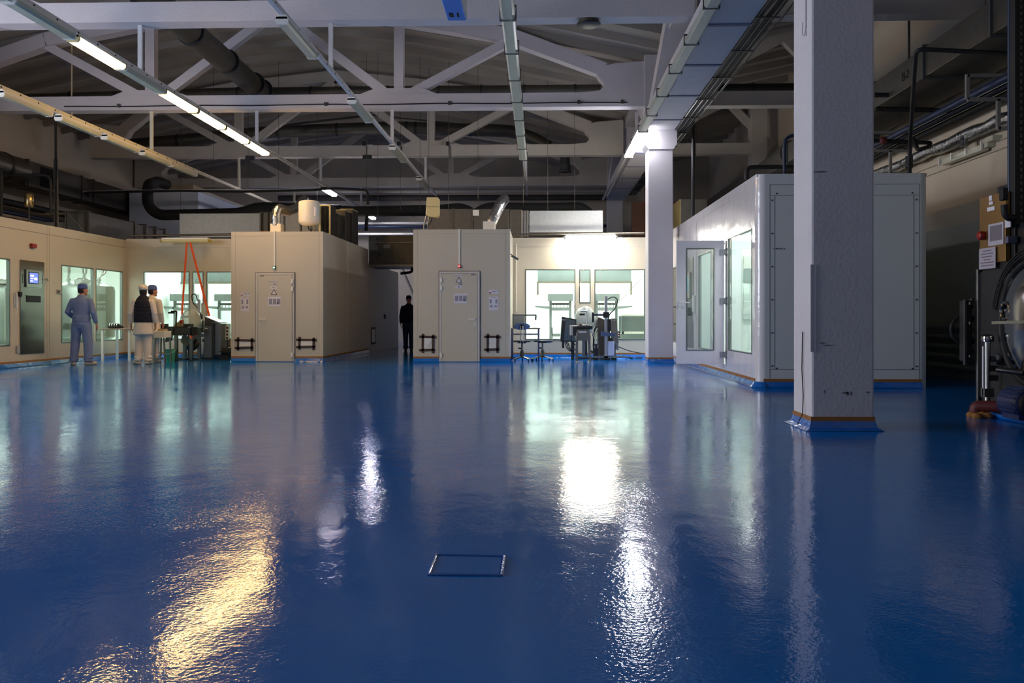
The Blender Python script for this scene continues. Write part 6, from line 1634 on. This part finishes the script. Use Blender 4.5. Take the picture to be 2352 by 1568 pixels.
def shirt(m, low=.92, wide=1.0, name='shirt', cuffs=.045, sleeve=True, coll=True):
    def f(t, J, hp):
        b = B(); w = wide
        loft(b, [(0, 0, low, .188 * w, .135 * w), (0, -.004, low + .06, .182 * w, .134 * w), (0, 0, 1.10, .172 * w, .122 * w), (0, 0, 1.25, .19 * w, .132 * w), (0, 0, 1.37, .195 * w, .128 * w), (0, -.008, 1.45, .145, .092), (0, -.006, 1.5, .075, .068)])
        if coll: loft(b, [(0, -.006, 1.48, .085, .078), (0, -.004, 1.53, .068, .064)])
        loft(b, [(0, 0, 1.0, .186 * w, .134 * w), (0, .0, 1.03, .19 * w, .138 * w), (0, 0, 1.06, .184 * w, .132 * w)])
        if sleeve:
            for S_ in 'LR':
                sh, el, wr = (V(J[k + S_]) for k in ('sh', 'el', 'wr'))
                e2 = wr.lerp(el, .06)
                limb(b, [(sh.x * .5, sh.y, sh.z - .01), sh + V((0, 0, -.005)), sh.lerp(el, .4), el, el.lerp(wr, .35), e2.lerp(el, .2), e2], [.078, .074, .069, .062, .058, .05, cuffs], 16)
                ball(b, el, .066, 12, (1.04, 1.04, .5)); ball(b, el.lerp(wr, .25), .063, 12, (1, 1, .4))
        bake(b, name, m, t, .011, 7)
    return f
def shoes(m):
    def f(t, J, hp):
        for S_ in 'LR':
            an = V(J['an' + S_]); fd = V(J.get('ft' + S_, (0, 1, 0))); b = B(); p = an + V((0, 0, -.055))
            limb(b, [p - fd * .075, p - fd * .04, p + fd * .04, p + fd * .12, p + fd * .19, p + fd * .21], [.03, .047, .05, .047, .034, .015], 16)
            for v in b.verts: v.co.z = max(v.co.z, an.z - .09)
            bake(b, 'shoe', m, t, .009, 2)
    return f
def cap(m, puff=0, name='cap'):
    def f(t, J, hp):
        b = B()
        if puff: loft(b, [(0, -.005, .02, .085, .1), (0, -.01, .045, .098, .116), (0, -.015, .085, .1, .118), (0, -.015, .125, .082, .1), (0, -.012, .148, .045, .055), (0, -.01, .154, .01, .012)])
        else: loft(b, [(0, -.002, .03, .083, .1), (0, -.002, .075, .085, .101), (0, -.004, .115, .078, .093), (0, -.004, .14, .055, .066), (0, -.004, .148, .012, .015)])
        if not puff: loft(b, [(0, -.002, .028, .087, .104), (0, -.002, .066, .088, .105)])
        me = bpy.data.meshes.new('h'); b.to_mesh(me); b.free()
        for v in me.vertices: v.co = hp(*v.co)
        b = B(); b.from_mesh(me); bpy.data.meshes.remove(me)
        bake(b, name, m, t, .008, 2)
    return f
def hair(m, length=0):
    def f(t, J, hp):
        b = B(); loft(b, [(0, -.03, -.075 - length, .05, .05), (0, -.022, -.04, .075, .078), (0, -.012, .02, .081, .092), (0, -.01, .05, .08, .092)])
        me = bpy.data.meshes.new('h'); b.to_mesh(me); b.free()
        for v in me.vertices: v.co = hp(*v.co)
        b = B(); b.from_mesh(me); bpy.data.meshes.remove(me)
        bake(b, 'hair', m, t, .008, 2)
    return f
def skirt(m):
    def f(t, J, hp):
        b = B(); loft(b, [(0, -.01, .66, .212, .162), (0, -.01, .68, .215, .164), (0, -.005, .84, .198, .15), (0, 0, .98, .185, .135), (0, 0, 1.1, .17, .12)])
        bake(b, 'coat_skirt', m, t, .011, 2)
    return f
def vest(m):
    def f(t, J, hp):
        b = B(); loft(b, [(0, -.002, .93, .205, .15), (0, -.004, 1.0, .202, .152), (0, -.004, 1.15, .195, .146), (0, -.004, 1.28, .197, .147), (0, -.004, 1.38, .185, .14), (0, -.01, 1.46, .135, .102), (0, -.008, 1.53, .078, .078)])
        for z in (1.02, 1.1, 1.18, 1.26): loft(b, [(0, -.004, z, .19, .14), (0, -.004, z + .03, .204, .154), (0, -.004, z + .06, .19, .14)])
        bake(b, 'vest', m, t, .011, 2)
    return f
def mirror(d):
    r = dict(d)
    for k, v in d.items():
        if k.endswith('R') and k[:-1] + 'L' not in r: r[k[:-1] + 'L'] = (-v[0],) + tuple(v[1:])
    return r
# man in blue scrubs: seen from behind, arms slightly out, left forearm bent forward
J = mirror({'shR': (.185, 0, 1.40), 'elR': (.265, -.02, 1.14), 'wrR': (.30, .05, .90), 'hiR': (.092, 0, .90), 'knR': (.135, .015, .5), 'anR': (.155, -.02, .09), 'head': (.012, .03, 1.635), 'ftR': (.5, .86, 0)})
J.update({'elL': (-.29, -.01, 1.15), 'wrL': (-.22, .17, 1.02), 'ftL': (-.6, .8, 0), 'hdL': (.5, .8, -.2)})
g = FL(187, 838)
person('man in pale blue scrubs and cap standing with his back to the camera', (g.x, g.y, 0), .05, 1.77, J,
       [trousers(scrub, .07, .095), shirt(scrub, .93, 1.04), shoes(shoew), hair(hairm), cap(capb)], -.75)
# person in white coat and navy vest
J = mirror({'shR': (.18, 0, 1.39), 'elR': (.245, -.01, 1.13), 'wrR': (.245, .04, .90), 'hiR': (.085, 0, .90), 'knR': (.09, .015, .5), 'anR': (.10, -.02, .09), 'head': (-.005, .03, 1.63), 'ftR': (.15, .98, 0)})
J.update({'ftL': (-.75, .66, 0), 'anL': (-.09, -.05, .09), 'elL': (-.265, -.02, 1.12), 'wrL': (-.275, .03, .89)})
g = FL(329, 836)
person('person in white coat, dark navy vest and puffy white cap, back to the camera', (g.x, g.y, 0), .12, 1.76, J,
       [trousers(coatw, .066, .09), skirt(coatw), shirt(coatw, .95, 1.0, 'coat'), vest(vestm), shoes(shoew), hair(hairm, .05), cap(coatw, 1)], -.1)
# third person almost hidden behind
J = mirror({'shR': (.18, 0, 1.39), 'elR': (.23, -.01, 1.13), 'wrR': (.22, .08, .90), 'hiR': (.085, 0, .90), 'knR': (.09, .015, .5), 'anR': (.09, -.02, .09), 'head': (0, .03, 1.63)})
g = FL(342, 833)
person('person in blue cap mostly hidden behind the one in the navy vest', (g.x + .02, g.y + .1, 0), -.15, 1.78, J,
       [trousers(coatw), skirt(coatw), shirt(coatw, .95, 1.0, 'coat'), shoes(shoew), hair(hairm), cap(capb)], -.6)
# man in dark clothes walking toward the camera in the passage
J = mirror({'shR': (.19, 0, 1.39), 'elR': (.25, -.05, 1.12), 'wrR': (.25, .03, .87), 'hiR': (.09, 0, .90), 'knR': (.10, .02, .5), 'anR': (.10, -.06, .09), 'head': (0, .03, 1.63)})
J.update({'knL': (-.09, .14, .52), 'anL': (-.09, .12, .09), 'elL': (-.25, -.02, 1.12), 'wrL': (-.26, .09, .88)})
g = FL(937, 806)
person('man in dark jacket and jeans walking in the passage between the cabins', (P(939, 0, g.y).x, g.y, 0), PI + .1, 1.72, J,
       [trousers(jean, .06, .085), shirt(darkj, .88, 1.06, 'jacket'), shoes(shoed), hair(hairm), cap(darkj)], 0)

# ================================================================== daylight, camera, view
def area(name, loc, rot, sx, sy, power, col):
    l = bpy.data.lights.new(name, 'AREA'); l.shape = 'RECTANGLE'; l.size, l.size_y = sx, sy; l.energy = power; l.color = col
    o = bpy.data.objects.new(name, l); C.objects.link(o); o.location = loc; o.rotation_euler = rot; return o
# daylight through the left-hand windows beside the camera and the windows behind it
for i, y in enumerate((4.0, 8.0)):
    area('window_daylight', (XL - .4, y + 1.6, 3.3), (0, -PI / 2, 0), 3.4, 3.2, DAYL, (.84, .89, 1.0))
for x in (-11.5, -6.5): area('window_daylight', (x, YF - .4, 3.2), (PI / 2, 0, 0), 4, 3.6, DAYR, (.55, .66, 1.0))
wd = bpy.data.worlds.new('world'); S.world = wd; wd.use_nodes = True
wd.node_tree.nodes['Background'].inputs[0].default_value = (.5, .6, .8, 1); wd.node_tree.nodes['Background'].inputs[1].default_value = .3
cam = bpy.data.cameras.new('camera'); co = bpy.data.objects.new('camera', cam); C.objects.link(co)
co.location = (0, 0, CAMZ); co.rotation_euler = (PI / 2, 0, YAW)
cam.sensor_fit = 'HORIZONTAL'; cam.sensor_width = 36; cam.lens = 36 * FPX / W
cam.shift_y = -(H / 2 - HOR) / W
cam.clip_start = .05; cam.clip_end = 200
S.camera = co
vs_ = S.view_settings
vs_.view_transform = 'Standard'; vs_.look = 'None'; vs_.gamma = 1; vs_.exposure = EXPO; vs_.use_curve_mapping = False
S.cycles.use_denoising = True
S.cycles.max_bounces = 8; S.cycles.transparent_max_bounces = 16
S.cycles.sample_clamp_indirect = 6
